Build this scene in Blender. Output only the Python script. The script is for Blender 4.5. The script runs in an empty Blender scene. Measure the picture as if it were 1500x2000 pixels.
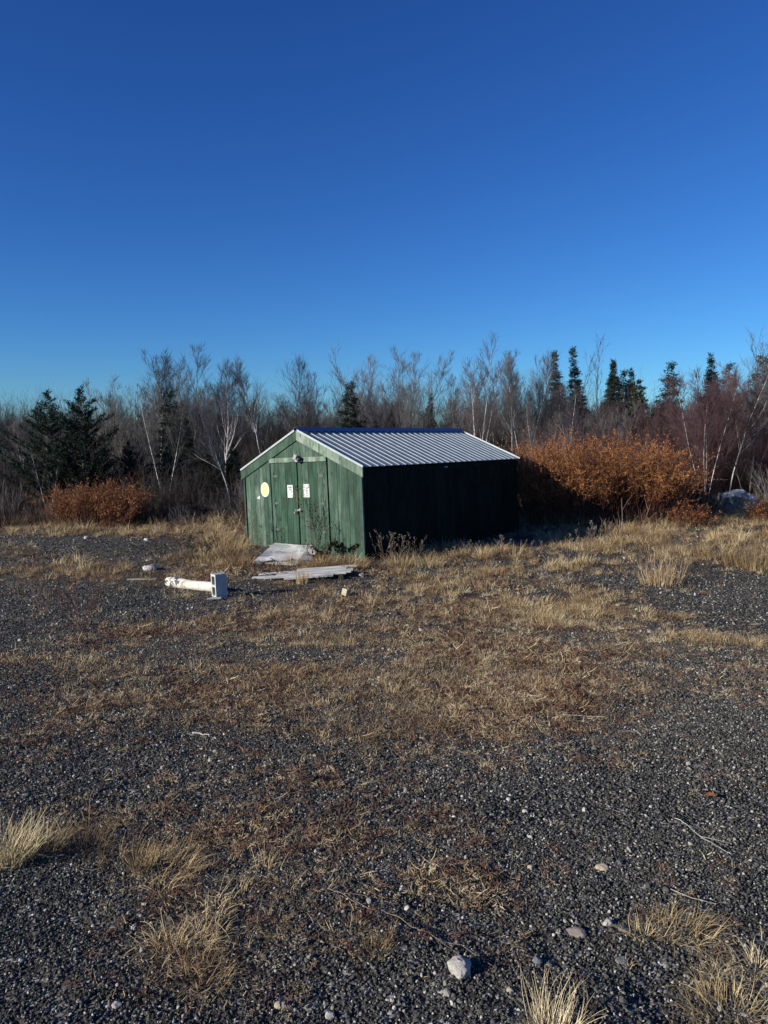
import bpy, math, random
import numpy as np
from mathutils import Matrix, Vector, Euler

random.seed(7)
rng = np.random.default_rng(7)
S = bpy.context.scene
C = S.collection

# ------------------------------------------------------------------ camera, sky, sun, exposure
PITCH = 0.09852
CAMZ = 2.55
cam = bpy.data.objects.new('camera', bpy.data.cameras.new('camera'))
C.objects.link(cam)
cam.location = (0, 0, CAMZ)
cam.rotation_euler = (math.pi / 2 - PITCH, 0, 0)
cam.data.sensor_fit = 'HORIZONTAL'
cam.data.sensor_width = 36.0
cam.data.lens = 36.0
cam.data.clip_start = 0.05
cam.data.clip_end = 4000
S.camera = cam

SUN_EL = math.radians(18.5)
sun_h = Vector((-0.885, -0.465)).normalized()          # horizontal direction towards the sun
sun_dir = Vector((sun_h.x * math.cos(SUN_EL), sun_h.y * math.cos(SUN_EL), math.sin(SUN_EL)))

world = bpy.data.worlds.new('World')
S.world = world
world.use_nodes = True
wn, wl = world.node_tree.nodes, world.node_tree.links
wn.clear()
sky = wn.new('ShaderNodeTexSky')
sky.sky_type = 'NISHITA'
sky.sun_disc = False
sky.sun_elevation = SUN_EL
sky.sun_rotation = math.atan2(sun_h.x, sun_h.y)
sky.altitude = 500
sky.air_density = 1.0
sky.dust_density = 0.1
sky.ozone_density = 4.0
bg = wn.new('ShaderNodeBackground')
bg.inputs['Strength'].default_value = 0.05
wo = wn.new('ShaderNodeOutputWorld')
sep = wn.new('ShaderNodeSeparateColor')              # the deep cold blue of this air
com = wn.new('ShaderNodeCombineColor')
wl.new(sky.outputs[0], sep.inputs[0])
for ch, (pw_, k_) in enumerate(((1.36, 0.44), (1.30, 0.80), (1.10, 1.60))):
    p_ = wn.new('ShaderNodeMath'); p_.operation = 'POWER'; p_.inputs[1].default_value = pw_
    m_ = wn.new('ShaderNodeMath'); m_.operation = 'MULTIPLY'; m_.inputs[1].default_value = k_
    wl.new(sep.outputs[ch], p_.inputs[0]); wl.new(p_.outputs[0], m_.inputs[0]); wl.new(m_.outputs[0], com.inputs[ch])
wl.new(com.outputs[0], bg.inputs['Color'])
wl.new(bg.outputs[0], wo.inputs['Surface'])

sun = bpy.data.objects.new('sun', bpy.data.lights.new('sun', 'SUN'))
C.objects.link(sun)
sun.data.energy = 5.0
sun.data.angle = math.radians(0.5)
sun.data.color = (1.0, 0.94, 0.84)
sun.location = (-30, -15, 20)
sun.rotation_euler = sun_dir.to_track_quat('Z', 'Y').to_euler()

vs = S.view_settings
vs.view_transform = 'Standard'
vs.look = 'None'
vs.exposure = 0.4
vs.gamma = 1.0
vs.use_curve_mapping = False


# ------------------------------------------------------------------ helpers
def tag(o, label=None, cat=None, group=None, kind=None):
    if label: o['label'] = label
    if cat: o['category'] = cat
    if group: o['group'] = group
    if kind: o['kind'] = kind
    return o


def empty(name, loc=(0, 0, 0), rz=0.0, scale=1.0):
    o = bpy.data.objects.new(name, None)
    o.empty_display_size = 0.1
    C.objects.link(o)
    o.location = loc
    o.rotation_euler = (0, 0, rz)
    o.scale = (scale,) * 3
    return o


def kids(o):
    return [c for c in C.objects if c.parent == o]


class MB:
    """collects shapes and links them as one mesh object"""
    def __init__(self):
        self.v, self.f, self.mi, self.n = [], [], [], 0

    def add(self, verts, faces, mi=0):
        n = self.n
        self.v.append(np.asarray(verts, dtype=float))
        for f in faces:
            self.f.append([i + n for i in f])
            self.mi.append(mi)
        self.n += len(verts)

    def box(self, lo, hi, mi=0, m=None):
        x0, y0, z0 = lo; x1, y1, z1 = hi
        v = np.array([(x0, y0, z0), (x1, y0, z0), (x1, y1, z0), (x0, y1, z0),
                      (x0, y0, z1), (x1, y0, z1), (x1, y1, z1), (x0, y1, z1)], float)
        if m is not None:
            v = np.array([m @ Vector(p) for p in v])
        self.add(v, [(0, 3, 2, 1), (4, 5, 6, 7), (0, 1, 5, 4), (1, 2, 6, 5), (2, 3, 7, 6), (3, 0, 4, 7)], mi)

    def prism(self, poly, a0, a1, axis='y', mi=0):
        """poly: list of (u, w); extruded along an axis between a0 and a1"""
        n = len(poly)
        def P(u, w, a):
            return (u, a, w) if axis == 'y' else ((a, u, w) if axis == 'x' else (u, w, a))
        v = [P(u, w, a0) for u, w in poly] + [P(u, w, a1) for u, w in poly]
        f = [tuple(range(n)), tuple(range(2 * n - 1, n - 1, -1))]
        for i in range(n):
            j = (i + 1) % n
            f.append((i, i + n, j + n, j))
        self.add(v, f, mi)

    def tube(self, pts, rad, sides=3, mi=0, cap=False):
        pts = np.asarray(pts, float)
        n = len(pts)
        rad = np.linspace(rad[0], rad[1], n) if len(rad) == 2 and n != 2 else np.asarray(rad, float)
        t = np.empty_like(pts)
        t[1:-1] = pts[2:] - pts[:-2]
        t[0] = pts[1] - pts[0]
        t[-1] = pts[-1] - pts[-2]
        t /= np.linalg.norm(t, axis=1)[:, None] + 1e-12
        ref = np.array([0.0, 0.0, 1.0]) if abs(t[0][2]) < 0.8 else np.array([1.0, 0.0, 0.0])
        a = np.cross(t, ref)
        a /= np.linalg.norm(a, axis=1)[:, None] + 1e-12
        b = np.cross(t, a)
        ang = np.arange(sides) * 2 * math.pi / sides
        ring = (a[:, None, :] * np.cos(ang)[None, :, None] + b[:, None, :] * np.sin(ang)[None, :, None])
        v = (pts[:, None, :] + ring * rad[:, None, None]).reshape(-1, 3)
        f = []
        for i in range(n - 1):
            for k in range(sides):
                k2 = (k + 1) % sides
                f.append((i * sides + k, i * sides + k2, (i + 1) * sides + k2, (i + 1) * sides + k))
        if cap:
            f.append(tuple(range(sides - 1, -1, -1)))
            f.append(tuple((n - 1) * sides + k for k in range(sides)))
        self.add(v, f, mi)

    def ribbon(self, pts, width, side, mi=0):
        pts = np.asarray(pts, float)
        n = len(pts)
        w = np.asarray(width)[:, None] * np.asarray(side)[None, :]
        v = np.empty((2 * n, 3))
        v[0::2] = pts - w
        v[1::2] = pts + w
        self.add(v, [(2 * i, 2 * i + 1, 2 * i + 3, 2 * i + 2) for i in range(n - 1)], mi)

    def sticks(self, P0, P1, r0, r1, mi=0):
        """many straight three-sided sticks at once"""
        P0 = np.asarray(P0, float); P1 = np.asarray(P1, float)
        n = len(P0)
        if not n: return
        t = P1 - P0
        t /= np.linalg.norm(t, axis=1)[:, None] + 1e-12
        ref = np.where(np.abs(t[:, 2:3]) < .8, np.array([[0, 0, 1.0]]), np.array([[1.0, 0, 0]]))
        a = np.cross(t, ref); a /= np.linalg.norm(a, axis=1)[:, None] + 1e-12
        b = np.cross(t, a)
        ang = np.arange(3) * 2 * math.pi / 3
        ring = a[:, None, :] * np.cos(ang)[None, :, None] + b[:, None, :] * np.sin(ang)[None, :, None]
        v = np.concatenate([P0[:, None, :] + ring * r0, P1[:, None, :] + ring * r1], 1).reshape(-1, 3)
        base = (np.arange(n) * 6)[:, None, None] + self.n
        f = base + np.array([[0, 1, 4, 3], [1, 2, 5, 4], [2, 0, 3, 5]])[None]
        self.v.append(v)
        self.f.extend(f.reshape(-1, 4).tolist())
        self.mi.extend([mi] * (3 * n))
        self.n += 6 * n

    def leaf(self, c, u, w, L, W, mi=0):
        """a folded two-quad leaf: u along, w across"""
        c = np.asarray(c, float)
        n = np.cross(u, w) * W * 0.35
        self.add([c, c + u * L * .5 - w * W * .5 + n, c + u * L, c + u * L * .5 + w * W * .5 + n], [(0, 1, 2), (0, 2, 3)], mi)

    def mesh(self, name, mats, smooth=False):
        me = bpy.data.meshes.new(name)
        v = np.concatenate(self.v) if self.v else np.zeros((0, 3))
        me.from_pydata(v.tolist(), [], self.f)
        for m in (mats if isinstance(mats, (list, tuple)) else [mats]):
            me.materials.append(m)
        if isinstance(mats, (list, tuple)) and len(mats) > 1:
            me.polygons.foreach_set('material_index', self.mi)
        if smooth:
            me.polygons.foreach_set('use_smooth', [True] * len(me.polygons))
        me.update()
        return me

    def build(self, name, mats, parent=None, smooth=False):
        return link(name, self.mesh(name, mats, smooth), parent)


def link(name, me, parent=None):
    o = bpy.data.objects.new(name, me)
    C.objects.link(o)
    if parent: o.parent = parent
    return o


def copy_tree(o, parent=None):
    c = o.copy()
    C.objects.link(c)
    if parent: c.parent = parent
    for ch in list(o.children):
        copy_tree(ch, c)
    return c


def unit(v):
    v = np.asarray(v, float)
    return v / (np.linalg.norm(v) + 1e-12)


# value noise on numpy arrays
def _hash(ix, iy, s):
    h = (ix.astype(np.int64) * 374761393 + iy.astype(np.int64) * 668265263 + s * 974634777) & 0xffffffff
    h = ((h ^ (h >> 13)) * 1274126177) & 0xffffffff
    return ((h ^ (h >> 16)) & 0xffff) / 65535.0


def vnoise(x, y, s=0):
    x = np.asarray(x, float); y = np.asarray(y, float)
    ix = np.floor(x); iy = np.floor(y)
    fx = x - ix; fy = y - iy
    fx = fx * fx * (3 - 2 * fx); fy = fy * fy * (3 - 2 * fy)
    a = _hash(ix, iy, s); b = _hash(ix + 1, iy, s); c = _hash(ix, iy + 1, s); d = _hash(ix + 1, iy + 1, s)
    return (a + (b - a) * fx) * (1 - fy) + (c + (d - c) * fx) * fy


def fbm(x, y, s=0, octv=3):
    t, a, n = 0, 0.5, 0
    for i in range(octv):
        t = t + a * vnoise(x * 2 ** i, y * 2 ** i, s + i * 17); n += a; a *= 0.5
    return t / n


# ------------------------------------------------------------------ terrain height and photo-to-place lookup
def sstep(t):
    t = np.clip(t, 0, 1)
    return t * t * (3 - 2 * t)


def H0(x, y):
    h = 1.0 * (1 - sstep(y / 12.5))
    h = h + 0.034 * np.clip(y - 19, 0, 22) + 0.0 * x
    h = h + 0.16 * np.exp(-(((x - 9.5) / 3.2) ** 2 + ((y - 18.5) / 2.6) ** 2))
    h = h - 0.10 * np.exp(-(((x - 9.5) / 4.0) ** 2 + ((y - 14.5) / 1.6) ** 2))
    h = h + 0.10 * np.exp(-(((x + 7.0) / 3.5) ** 2 + ((y - 18.5) / 1.6) ** 2))
    return h


def H(x, y):
    x = np.asarray(x, float); y = np.asarray(y, float)
    near = np.exp(-np.clip(y, 0, 99) / 9.0)
    h = H0(x, y) + 0.07 * (fbm(x / 1.7, y / 1.7, 3, 2) - .5)
    h = h + 0.035 * (fbm(x / 0.42, y / 0.42, 9, 2) - .5) + near * 0.020 * (fbm(x / 0.11, y / 0.11, 21, 2) - .5)
    return h


def ray(px, py):
    u = (px - 750) / 1500.0; v = -(py - 1000) / 1500.0
    c, s = math.cos(PITCH), math.sin(PITCH)
    return np.array([u, c + v * s, -s + v * c])


def at(px, py, lift=0.0):
    """the point of the ground seen at a photo pixel"""
    d = ray(px, py)
    t = 0.8
    while t < 80:
        p = np.array([0, 0, CAMZ]) + d * t
        if p[2] - lift <= float(H(p[0], p[1])):
            break
        t += 0.01 + t * 0.001
    return Vector((p[0], p[1], float(H(p[0], p[1]))))


def at_dist(px, py, Y):
    d = ray(px, py)
    t = Y / d[1]
    return Vector((d[0] * t, Y, CAMZ + d[2] * t))


def ell(lst):
    out = []
    for cx, cy, rx, ry, s in lst:
        c = at(cx, cy); a = at(cx, cy - ry); b = at(cx, min(cy + ry, 1995))
        out.append((c.x, c.y, rx / 1500.0 * c.y * 1.02, max(0.08, (a.y - b.y) / 2), s))
    return out


STRAW = ell([(200, 1290, 300, 35, .4), (600, 1420, 300, 60, .35), (1050, 1340, 300, 50, .45), (100, 1600, 200, 25, .5), (330, 1680, 120, 60, .6), (1420, 1880, 110, 90, .5), (900, 1090, 500, 20, .5), (300, 1130, 200, 25, .4), (1380, 1850, 130, 110, .45), (460, 1800, 120, 150, .3), (1180, 1960, 100, 30, .3), (900, 1330, 420, 70, .5), (420, 1390, 380, 60, .4), (800, 1170, 300, 60, .7), (1080, 1220, 260, 60, .6), (950, 1180, 300, 70, .75), (1250, 1060, 220, 40, 1.2), (1450, 1060, 120, 45, 1.3), (1400, 1248, 120, 18, 1.0),
             (1000, 1120, 300, 25, .9), (700, 1200, 160, 50, .5), (60, 1630, 190, 40, 1.5), (290, 1655, 90, 32, 1.0),
             (370, 1830, 85, 100, .8), (470, 1720, 90, 60, .35), (730, 1845, 32, 14, 1.0), (1340, 1790, 80, 36, .9),
             (1440, 1940, 100, 55, .9), (1100, 1990, 55, 28, 1.3), (560, 1240, 260, 45, .55), (100, 1125, 160, 25, .9),
             (450, 1085, 80, 32, 1.1), (830, 1085, 130, 18, 1.3), (1270, 1510, 60, 12, .5), (650, 1300, 220, 45, .45),
             (1370, 1150, 60, 25, .6), (60, 1075, 90, 12, .8), (480, 1450, 300, 60, .2), (640, 1105, 90, 16, 1.2),
             (1180, 1110, 200, 25, .8), (250, 1040, 300, 10, .8), (1030, 1440, 70, 20, .5), (560, 1450, 60, 20, .5),
             (900, 1280, 260, 40, .4), (330, 1210, 240, 18, .6), (1450, 1840, 60, 40, .6), (1200, 1360, 160, 30, .35),
             (1000, 1080, 250, 14, .8), (400, 1020, 200, 12, 1.0)])
LITTER = ell([(250, 1330, 380, 60, .6), (500, 1520, 360, 90, .5), (120, 1440, 200, 60, .35), (300, 1240, 260, 30, .7), (350, 1560, 350, 50, .45), (200, 1370, 250, 60, .4), (560, 1480, 260, 60, .4), (800, 1640, 240, 80, .6), (330, 1760, 160, 120, .6), (1100, 1470, 220, 40, .45), (1350, 1300, 200, 70, .55), (1400, 1850, 140, 120, .5), (150, 1290, 220, 30, .7), (420, 1400, 420, 110, .3), (1150, 1420, 200, 40, .5), (620, 1700, 330, 130, .45), (850, 1200, 380, 110, .8), (900, 1330, 420, 90, .8), (600, 1640, 220, 90, .95), (950, 1385, 300, 50, .9), (900, 1730, 120, 60, .9), (700, 1750, 120, 50, .55),
              (300, 1270, 350, 50, .7), (600, 1350, 420, 110, .45), (1100, 1290, 320, 60, .55), (400, 1050, 160, 22, .9),
              (150, 1100, 220, 35, .6), (200, 1550, 300, 45, .6), (450, 1120, 200, 25, .8), (850, 1220, 300, 50, .6),
              (380, 1900, 120, 90, .4), (500, 1970, 120, 30, .5), (1430, 1330, 50, 20, .5), (700, 1540, 120, 30, .7),
              (1400, 1700, 90, 40, .25)])
GRAVEL = ell([(110, 1860, 210, 130, 1.0), (1270, 1570, 420, 130, 1.0), (1490, 1185, 120, 50, 1.0), (190, 1070, 180, 14, .9),
              (320, 1180, 120, 22, .95), (90, 1205, 140, 28, .9), (850, 1950, 260, 50, .9), (1250, 1720, 170, 90, .9),
              (350, 1490, 330, 80, .55), (850, 1115, 70, 12, .7), (1460, 1400, 180, 90, .6), (480, 1155, 90, 14, .6),
              (1230, 1880, 100, 80, .7), (930, 1560, 140, 50, .5), (1250, 1130, 160, 12, .5), (700, 1160, 70, 14, .5)])


def field(lst, x, y, warp=True):
    if warp:
        wx = x + 0.35 * (fbm(x / .5, y / .5, 41, 2) - .5) * np.clip(y / 5, .3, 2)
        wy = y + 0.5 * (fbm(x / .5, y / .5, 43, 2) - .5) * np.clip(y / 5, .3, 2)
    else:
        wx, wy = x, y
    f = np.zeros_like(np.asarray(x, float))
    for cx, cy, rx, ry, s in lst:
        d = ((wx - cx) / rx) ** 2 + ((wy - cy) / ry) ** 2
        f = np.maximum(f, s * np.exp(-d ** 1.6))
    return f


def masks(x, y):
    g = field(GRAVEL, x, y)
    s = field(STRAW, x, y)
    l = field(LITTER, x, y)
    base = np.clip((fbm(x / .8, y / .8, 55, 3) - .42) * 1.4, 0, 1) * .5
    far = sstep((y - 19.5) / 2.5)
    side = np.clip(np.abs(x) / np.maximum(y, 1) * 2 - 1.1, 0, 1)      # outside the frame it goes on as patches
    n = fbm(x / .22, y / .22, 71, 2)
    n2 = fbm(x / 1.15, y / .95, 83, 3)
    n3 = fbm(x / 1.0, y / 1.1, 91, 3)
    s = s * np.clip((n2 - .38) * 5.0, .36, 1.5)
    l = l * np.clip((n3 - .36) * 5.0, .38, 1.4)
    s = np.clip(s * (0.55 + 0.9 * n) + base * .35 + far * .8 + side * base, 0, 1.4) * (1 - .92 * g)
    l = np.clip(l * (0.55 + 0.9 * n) + base * .9 + far * .8 + side * base, 0, 1.3) * (1 - .85 * g)
    return s, l, g


# ------------------------------------------------------------------ materials
class N:
    def __init__(self, name):
        self.m = bpy.data.materials.new(name)
        self.m.use_nodes = True
        self.t = self.m.node_tree
        self.b = self.t.nodes['Principled BSDF']

    def n(self, kind, **kw):
        nd = self.t.nodes.new('ShaderNode' + kind)
        for k, v in kw.items():
            if k.startswith('_'):
                setattr(nd, k[1:], v)
            else:
                nd.inputs[k.replace('__', ' ')].default_value = v
        return nd

    def l(self, a, b):
        self.t.links.new(a, b)

    def ramp(self, fac, stops, interp='LINEAR'):
        r = self.t.nodes.new('ShaderNodeValToRGB')
        r.color_ramp.interpolation = interp
        e = r.color_ramp.elements
        while len(e) < len(stops): e.new(0.5)
        for i, (p, c) in enumerate(stops):
            e[i].position = p
            e[i].color = (c[0], c[1], c[2], 1)
        self.l(fac, r.inputs[0])
        return r.outputs[0]

    def mix(self, fac, a, b, mode='MIX'):
        r = self.t.nodes.new('ShaderNodeMix')
        r.data_type = 'RGBA'
        r.blend_type = mode
        for s, i in ((fac, 0), (a, 6), (b, 7)):
            if hasattr(s, 'node'): self.l(s, r.inputs[i])
            elif i == 0: r.inputs[0].default_value = s
            else: r.inputs[i].default_value = (s[0], s[1], s[2], 1)
        return r.outputs[2]

    def math(self, op, a, b=0.0):
        r = self.t.nodes.new('ShaderNodeMath')
        r.operation = op
        for s, i in ((a, 0), (b, 1)):
            if hasattr(s, 'node'): self.l(s, r.inputs[i])
            else: r.inputs[i].default_value = s
        return r.outputs[0]

    def coord(self, scale=(1, 1, 1), kind='Object', offset_random=0.0):
        tc = self.n('TexCoord')
        mp = self.n('Mapping')
        mp.inputs['Scale'].default_value = scale
        self.l(tc.outputs[kind], mp.inputs['Vector'])
        if offset_random:
            oi = self.n('ObjectInfo')
            cx = self.n('CombineXYZ')
            v = self.math('MULTIPLY', oi.outputs['Random'], offset_random)
            for i in range(3): self.l(v, cx.inputs[i])
            self.l(cx.outputs[0], mp.inputs['Location'])
        return mp.outputs[0]

    def bump(self, h, strength=0.5, dist=0.01):
        b = self.n('Bump')
        b.inputs['Strength'].default_value = strength
        b.inputs['Distance'].default_value = dist
        self.l(h, b.inputs['Height'])
        self.l(b.outputs[0], self.b.inputs['Normal'])

    def done(self, color, rough=0.85, spec=0.3, metal=0.0):
        if hasattr(color, 'node'): self.l(color, self.b.inputs['Base Color'])
        else: self.b.inputs['Base Color'].default_value = (*color, 1)
        if hasattr(rough, 'node'): self.l(rough, self.b.inputs['Roughness'])
        else: self.b.inputs['Roughness'].default_value = rough
        self.b.inputs['Specular IOR Level'].default_value = spec
        self.b.inputs['Metallic'].default_value = metal
        return self.m


def noise(q, vec, scale, detail=3.0, rough=0.55):
    n = q.n('TexNoise', Scale=scale, Detail=detail, Roughness=rough)
    q.l(vec, n.inputs['Vector'])
    return n.outputs['Fac']


def mat_flat(name, col, rough=.85, spec=.3, metal=0., var=.25, scale=20., bump=0.):
    q = N(name)
    v = q.coord()
    f = noise(q, v, scale)
    c = q.ramp(f, [(.3, [k * (1 - var) for k in col]), (.7, [min(1, k * (1 + var)) for k in col])])
    if bump: q.bump(f, bump, .005)
    return q.done(c, rough, spec, metal)


def mat_random(name, stops, rough=.85, spec=.25, translucent=False, poss=3.0):
    """colour picked by instance, plus a slow change over the place"""
    q = N(name)
    oi = q.n('ObjectInfo')
    geo = q.n('NewGeometry')
    f = noise(q, geo.outputs['Position'], poss, 3)
    f = q.math('ADD', q.math('MULTIPLY', oi.outputs['Random'], .6), q.math('MULTIPLY', q.math('SUBTRACT', f, .3), 1.0))
    c = q.ramp(f, stops)
    return q.done(c, rough, spec)


def green_wood(name, dark, mid, pale, grey, spec=.35):
    q = N(name)
    oi = q.n('ObjectInfo')
    v = q.coord((22, 22, 1.1), 'Object', 37.0)
    f1 = noise(q, v, 1.0, 5, .65)
    v2 = q.coord((3.2, 3.2, 1.3), 'Object', 11.0)
    f2 = noise(q, v2, 1.0, 4, .6)
    v3 = q.coord((90, 90, 2.5), 'Object', 5.0)
    f3 = noise(q, v3, 1.0, 3, .6)
    a = q.math('ADD', q.math('MULTIPLY', f1, .55), q.math('MULTIPLY', f2, .65))
    a = q.math('ADD', a, q.math('MULTIPLY', q.math('SUBTRACT', oi.outputs['Random'], .5), .16))
    c = q.ramp(a, [(.42, dark), (.52, mid), (.63, pale), (.76, grey)])
    c = q.mix(q.ramp(f3, [(.35, (0, 0, 0)), (.6, (.35, .35, .35))]), c, [k * .5 for k in mid])
    # knots
    vo = q.n('TexVoronoi', Scale=1.0)
    q.l(q.coord((6.0, 6.0, 2.6), 'Object', 23.0), vo.inputs['Vector'])
    k = q.ramp(vo.outputs['Distance'], [(.05, (1, 1, 1)), (.16, (0, 0, 0))])
    c = q.mix(k, c, [x * .45 for x in dark])
    st_ = noise(q, q.coord((1.6, 1.6, .9), 'Object', 3.0), 1.3, 5, .7)
    c = q.mix(q.ramp(st_, [(.50, (0, 0, 0)), (.66, (.75, .75, .75))]), c, [x * .6 for x in dark])
    q.bump(q.math('ADD', f1, q.math('MULTIPLY', f3, .6)), .5, .004)
    return q.done(c, .72, spec)


M = {}
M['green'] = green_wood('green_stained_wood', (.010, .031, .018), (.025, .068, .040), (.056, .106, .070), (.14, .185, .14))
M['green_door'] = green_wood('green_door_wood', (.007, .026, .014), (.015, .060, .030), (.036, .088, .054), (.10, .135, .105))
M['green_barge'] = green_wood('faded_barge_wood', (.07, .12, .085), (.15, .21, .155), (.27, .33, .25), (.36, .38, .32))
M['green_side'] = green_wood('shade_darkened_side_wood', (.0025, .007, .005), (.004, .011, .008), (.007, .018, .012), (.012, .022, .017), spec=.08)  # shaded side: its shade is put into the colour, darker than the front wood
M['inside'] = mat_flat('bare_inner_wood', (.05, .04, .03))

q = N('ribbed_roof_metal')
f = noise(q, q.coord((3, 1.2, 3), 'Object'), 2.0, 4)
M['roof'] = q.done(q.ramp(f, [(.3, (.26, .30, .305)), (.7, (.34, .385, .385))]), q.math('ADD', q.math('MULTIPLY', f, .2), .38), .4, .3)
M['blue'] = mat_flat('blue_painted_metal', (.022, .055, .19), .4, .5, .0, .15, 6)
M['white_metal'] = mat_flat('white_metal_trim', (.36, .40, .38), .45, .5, .0, .1, 8)
M['hinge'] = mat_flat('painted_hinge', (.07, .10, .085), .6, .4, .2)
M['steel'] = mat_flat('weathered_steel', (.30, .30, .29), .5, .4, .4)
M['black'] = mat_flat('black_rubber', (.012, .013, .012), .5, .4)
M['lamp_grey'] = mat_flat('pale_lamp_plastic', (.27, .27, .25), .6, .3, 0, .08)
M['sign_white'] = mat_flat('sign_white', (.60, .61, .58), .5, .4, 0, .05, 30)
M['sign_grey'] = mat_flat('sign_print_grey', (.12, .12, .12), .6, .3, 0, .35, 160)
M['sign_black'] = mat_flat('sign_print_black', (.05, .05, .05), .6)
M['sign_pink'] = mat_flat('sign_print_faded_red', (.66, .50, .47), .6, .3, 0, .15, 120)
q = N('sign_yellow')
f = noise(q, q.coord(), 14, 3)
M['sign_yellow'] = q.done(q.ramp(f, [(.35, (.70, .62, .25)), (.6, (.74, .68, .34)), (.75, (.66, .54, .25))]), .5, .4)
M['sign_cream'] = mat_flat('sign_cream_rim', (.70, .72, .52), .5, .4, 0, .05)
M['sign_ochre'] = mat_flat('sign_faded_ochre_print', (.42, .36, .16), .6, .3, 0, .25, 60)


def weathered_white(name, patchcol, amount=.5, scale=(1.2, 9, 9), crack=.8):
    q = N(name)
    v = q.coord(scale, 'Object', 9.0)
    f = noise(q, v, 1.6, 5, .7)
    c = q.ramp(f, [(.36 + .1 * amount, patchcol), (.44 + .1 * amount, (.60, .57, .51)), (.56, (.78, .76, .71)), (.8, (.86, .84, .79))])
    f3 = noise(q, q.coord((2, 60, 60), 'Object', 4.0), 1.0, 3, .6)
    c = q.mix(q.ramp(f3, [(.46, (0, 0, 0)), (.62, (crack, crack, crack))]), c, (.13, .12, .10))
    q.bump(f, .6, .006)
    return q.done(c, .85, .2)


M['white_wood'] = weathered_white('weathered_white_wood', (.42, .40, .35), -.25)
M['white_ply'] = weathered_white('peeling_white_plywood', (.55, .53, .48), -.6, (2.5, 2.5, 2.5), crack=.35)
q = N('birch_log_bark')
v = q.coord((5, 5, 5), 'Object')
f = noise(q, v, 1.6, 5, .75)
x = q.n('SeparateXYZ'); q.l(q.coord(), x.inputs[0])
g = q.ramp(q.math('ADD', q.math('MULTIPLY', x.outputs['X'], -1.0), 0.0), [(0.12, (.0, .0, .0)), (.30, (.13, .13, .13))])
c = q.ramp(q.math('ADD', f, g), [(.36, (.46, .38, .24)), (.48, (.66, .61, .50)), (.62, (.72, .69, .62)), (.66, (.10, .10, .10)), (.8, (.03, .03, .03))])
q.bump(f, .8, .012)
M['log'] = q.done(c, .85, .2)
M['concrete'] = mat_flat('concrete_block', (.50, .49, .45), .95, .15, 0, .2, 60, .5)


def rock_mat(name, a, b, c3, sc=9.0):
    q = N(name)
    v = q.coord((1, 1, 1), 'Object', 7.0)
    f = noise(q, v, sc, 6, .7)
    f2 = noise(q, v, sc * 6, 4, .7)
    c = q.ramp(q.math('ADD', q.math('MULTIPLY', f, .6), q.math('MULTIPLY', f2, .4)), [(.36, a), (.52, b), (.68, c3)])
    q.bump(q.math('ADD', f, f2), .6, .006)
    return q.done(c, .9, .2)


M['rock_white'] = rock_mat('pale_rock', (.30, .26, .20), (.56, .52, .46), (.72, .70, .65), 22)
M['rock_grey'] = rock_mat('grey_rock', (.05, .055, .06), (.20, .21, .21), (.50, .52, .52), 4)
M['boulder'] = rock_mat('lichen_boulder', (.05, .055, .055), (.42, .43, .42), (.74, .75, .73), 2.6)
M['rock_pink'] = rock_mat('speckled_rock', (.16, .12, .10), (.36, .30, .25), (.55, .48, .40), 60)
M['rock_tan'] = rock_mat('tan_rock', (.35, .27, .16), (.55, .46, .32), (.68, .62, .48), 30)
M['wood_tan'] = mat_flat('cut_wood_end', (.40, .34, .23), .8, .2, 0, .15, 60)
M['stick_white'] = mat_flat('bleached_stick', (.40, .38, .33), .8, .2, 0, .15, 60)
M['stick_brown'] = mat_flat('dry_twig', (.22, .16, .12), .8, .2, 0, .3, 60)
M['leaf_brown'] = mat_flat('fallen_leaf', (.16, .055, .018), .7, .3, 0, .3, 60)

q = N('birch_bark')
v = q.coord((5, 5, 16), 'Object', 13.0)
f = noise(q, v, 1.0, 4, .7)
v2 = q.coord((1, 1, 1), 'Object', 3.0)
f2 = noise(q, v2, 1.3, 2)
c = q.ramp(f, [(.34, (.06, .055, .05)), (.42, (.50, .47, .43)), (.55, (.76, .74, .70))])
M['birch'] = q.done(q.mix(q.ramp(f2, [(.50, (0, 0, 0)), (.70, (.6, .6, .6))]), c, (.22, .19, .165)), .7, .25)
q = N('grey_bark')
f = noise(q, q.coord((6, 6, 2), 'Object', 13.0), 1.5, 5, .7)
M['bark'] = q.done(q.ramp(f, [(.35, (.035, .032, .03)), (.55, (.11, .10, .09)), (.75, (.28, .265, .24))]), .85, .2)


def twig_mat(name, a, b):
    q = N(name)
    oi = q.n('ObjectInfo')
    f = noise(q, q.coord(), 1.2, 3)
    f = q.math('ADD', q.math('MULTIPLY', f, .7), q.math('MULTIPLY', oi.outputs['Random'], .3))
    return q.done(q.ramp(f, [(.3, a), (.7, b)]), .75, .3)


M['twig_grey'] = twig_mat('grey_twigs', (.042, .038, .037), (.135, .125, .120))
M['twig_brown'] = twig_mat('brown_twigs', (.020, .016, .014), (.062, .049, .041))
M['twig_dark'] = twig_mat('dark_twigs', (.018, .014, .012), (.048, .037, .030))
M['twig_purple'] = twig_mat('purple_twigs', (.055, .043, .047), (.14, .115, .12))
M['twig_red'] = twig_mat('reddish_twigs', (.034, .016, .018), (.088, .045, .047))
M['spruce'] = twig_mat('spruce_needles', (.010, .020, .013), (.030, .050, .028))
M['pine'] = twig_mat('pine_needles', (.010, .022, .013), (.040, .064, .040))
M['olive'] = twig_mat('olive_needles', (.030, .036, .010), (.075, .080, .024))


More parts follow.
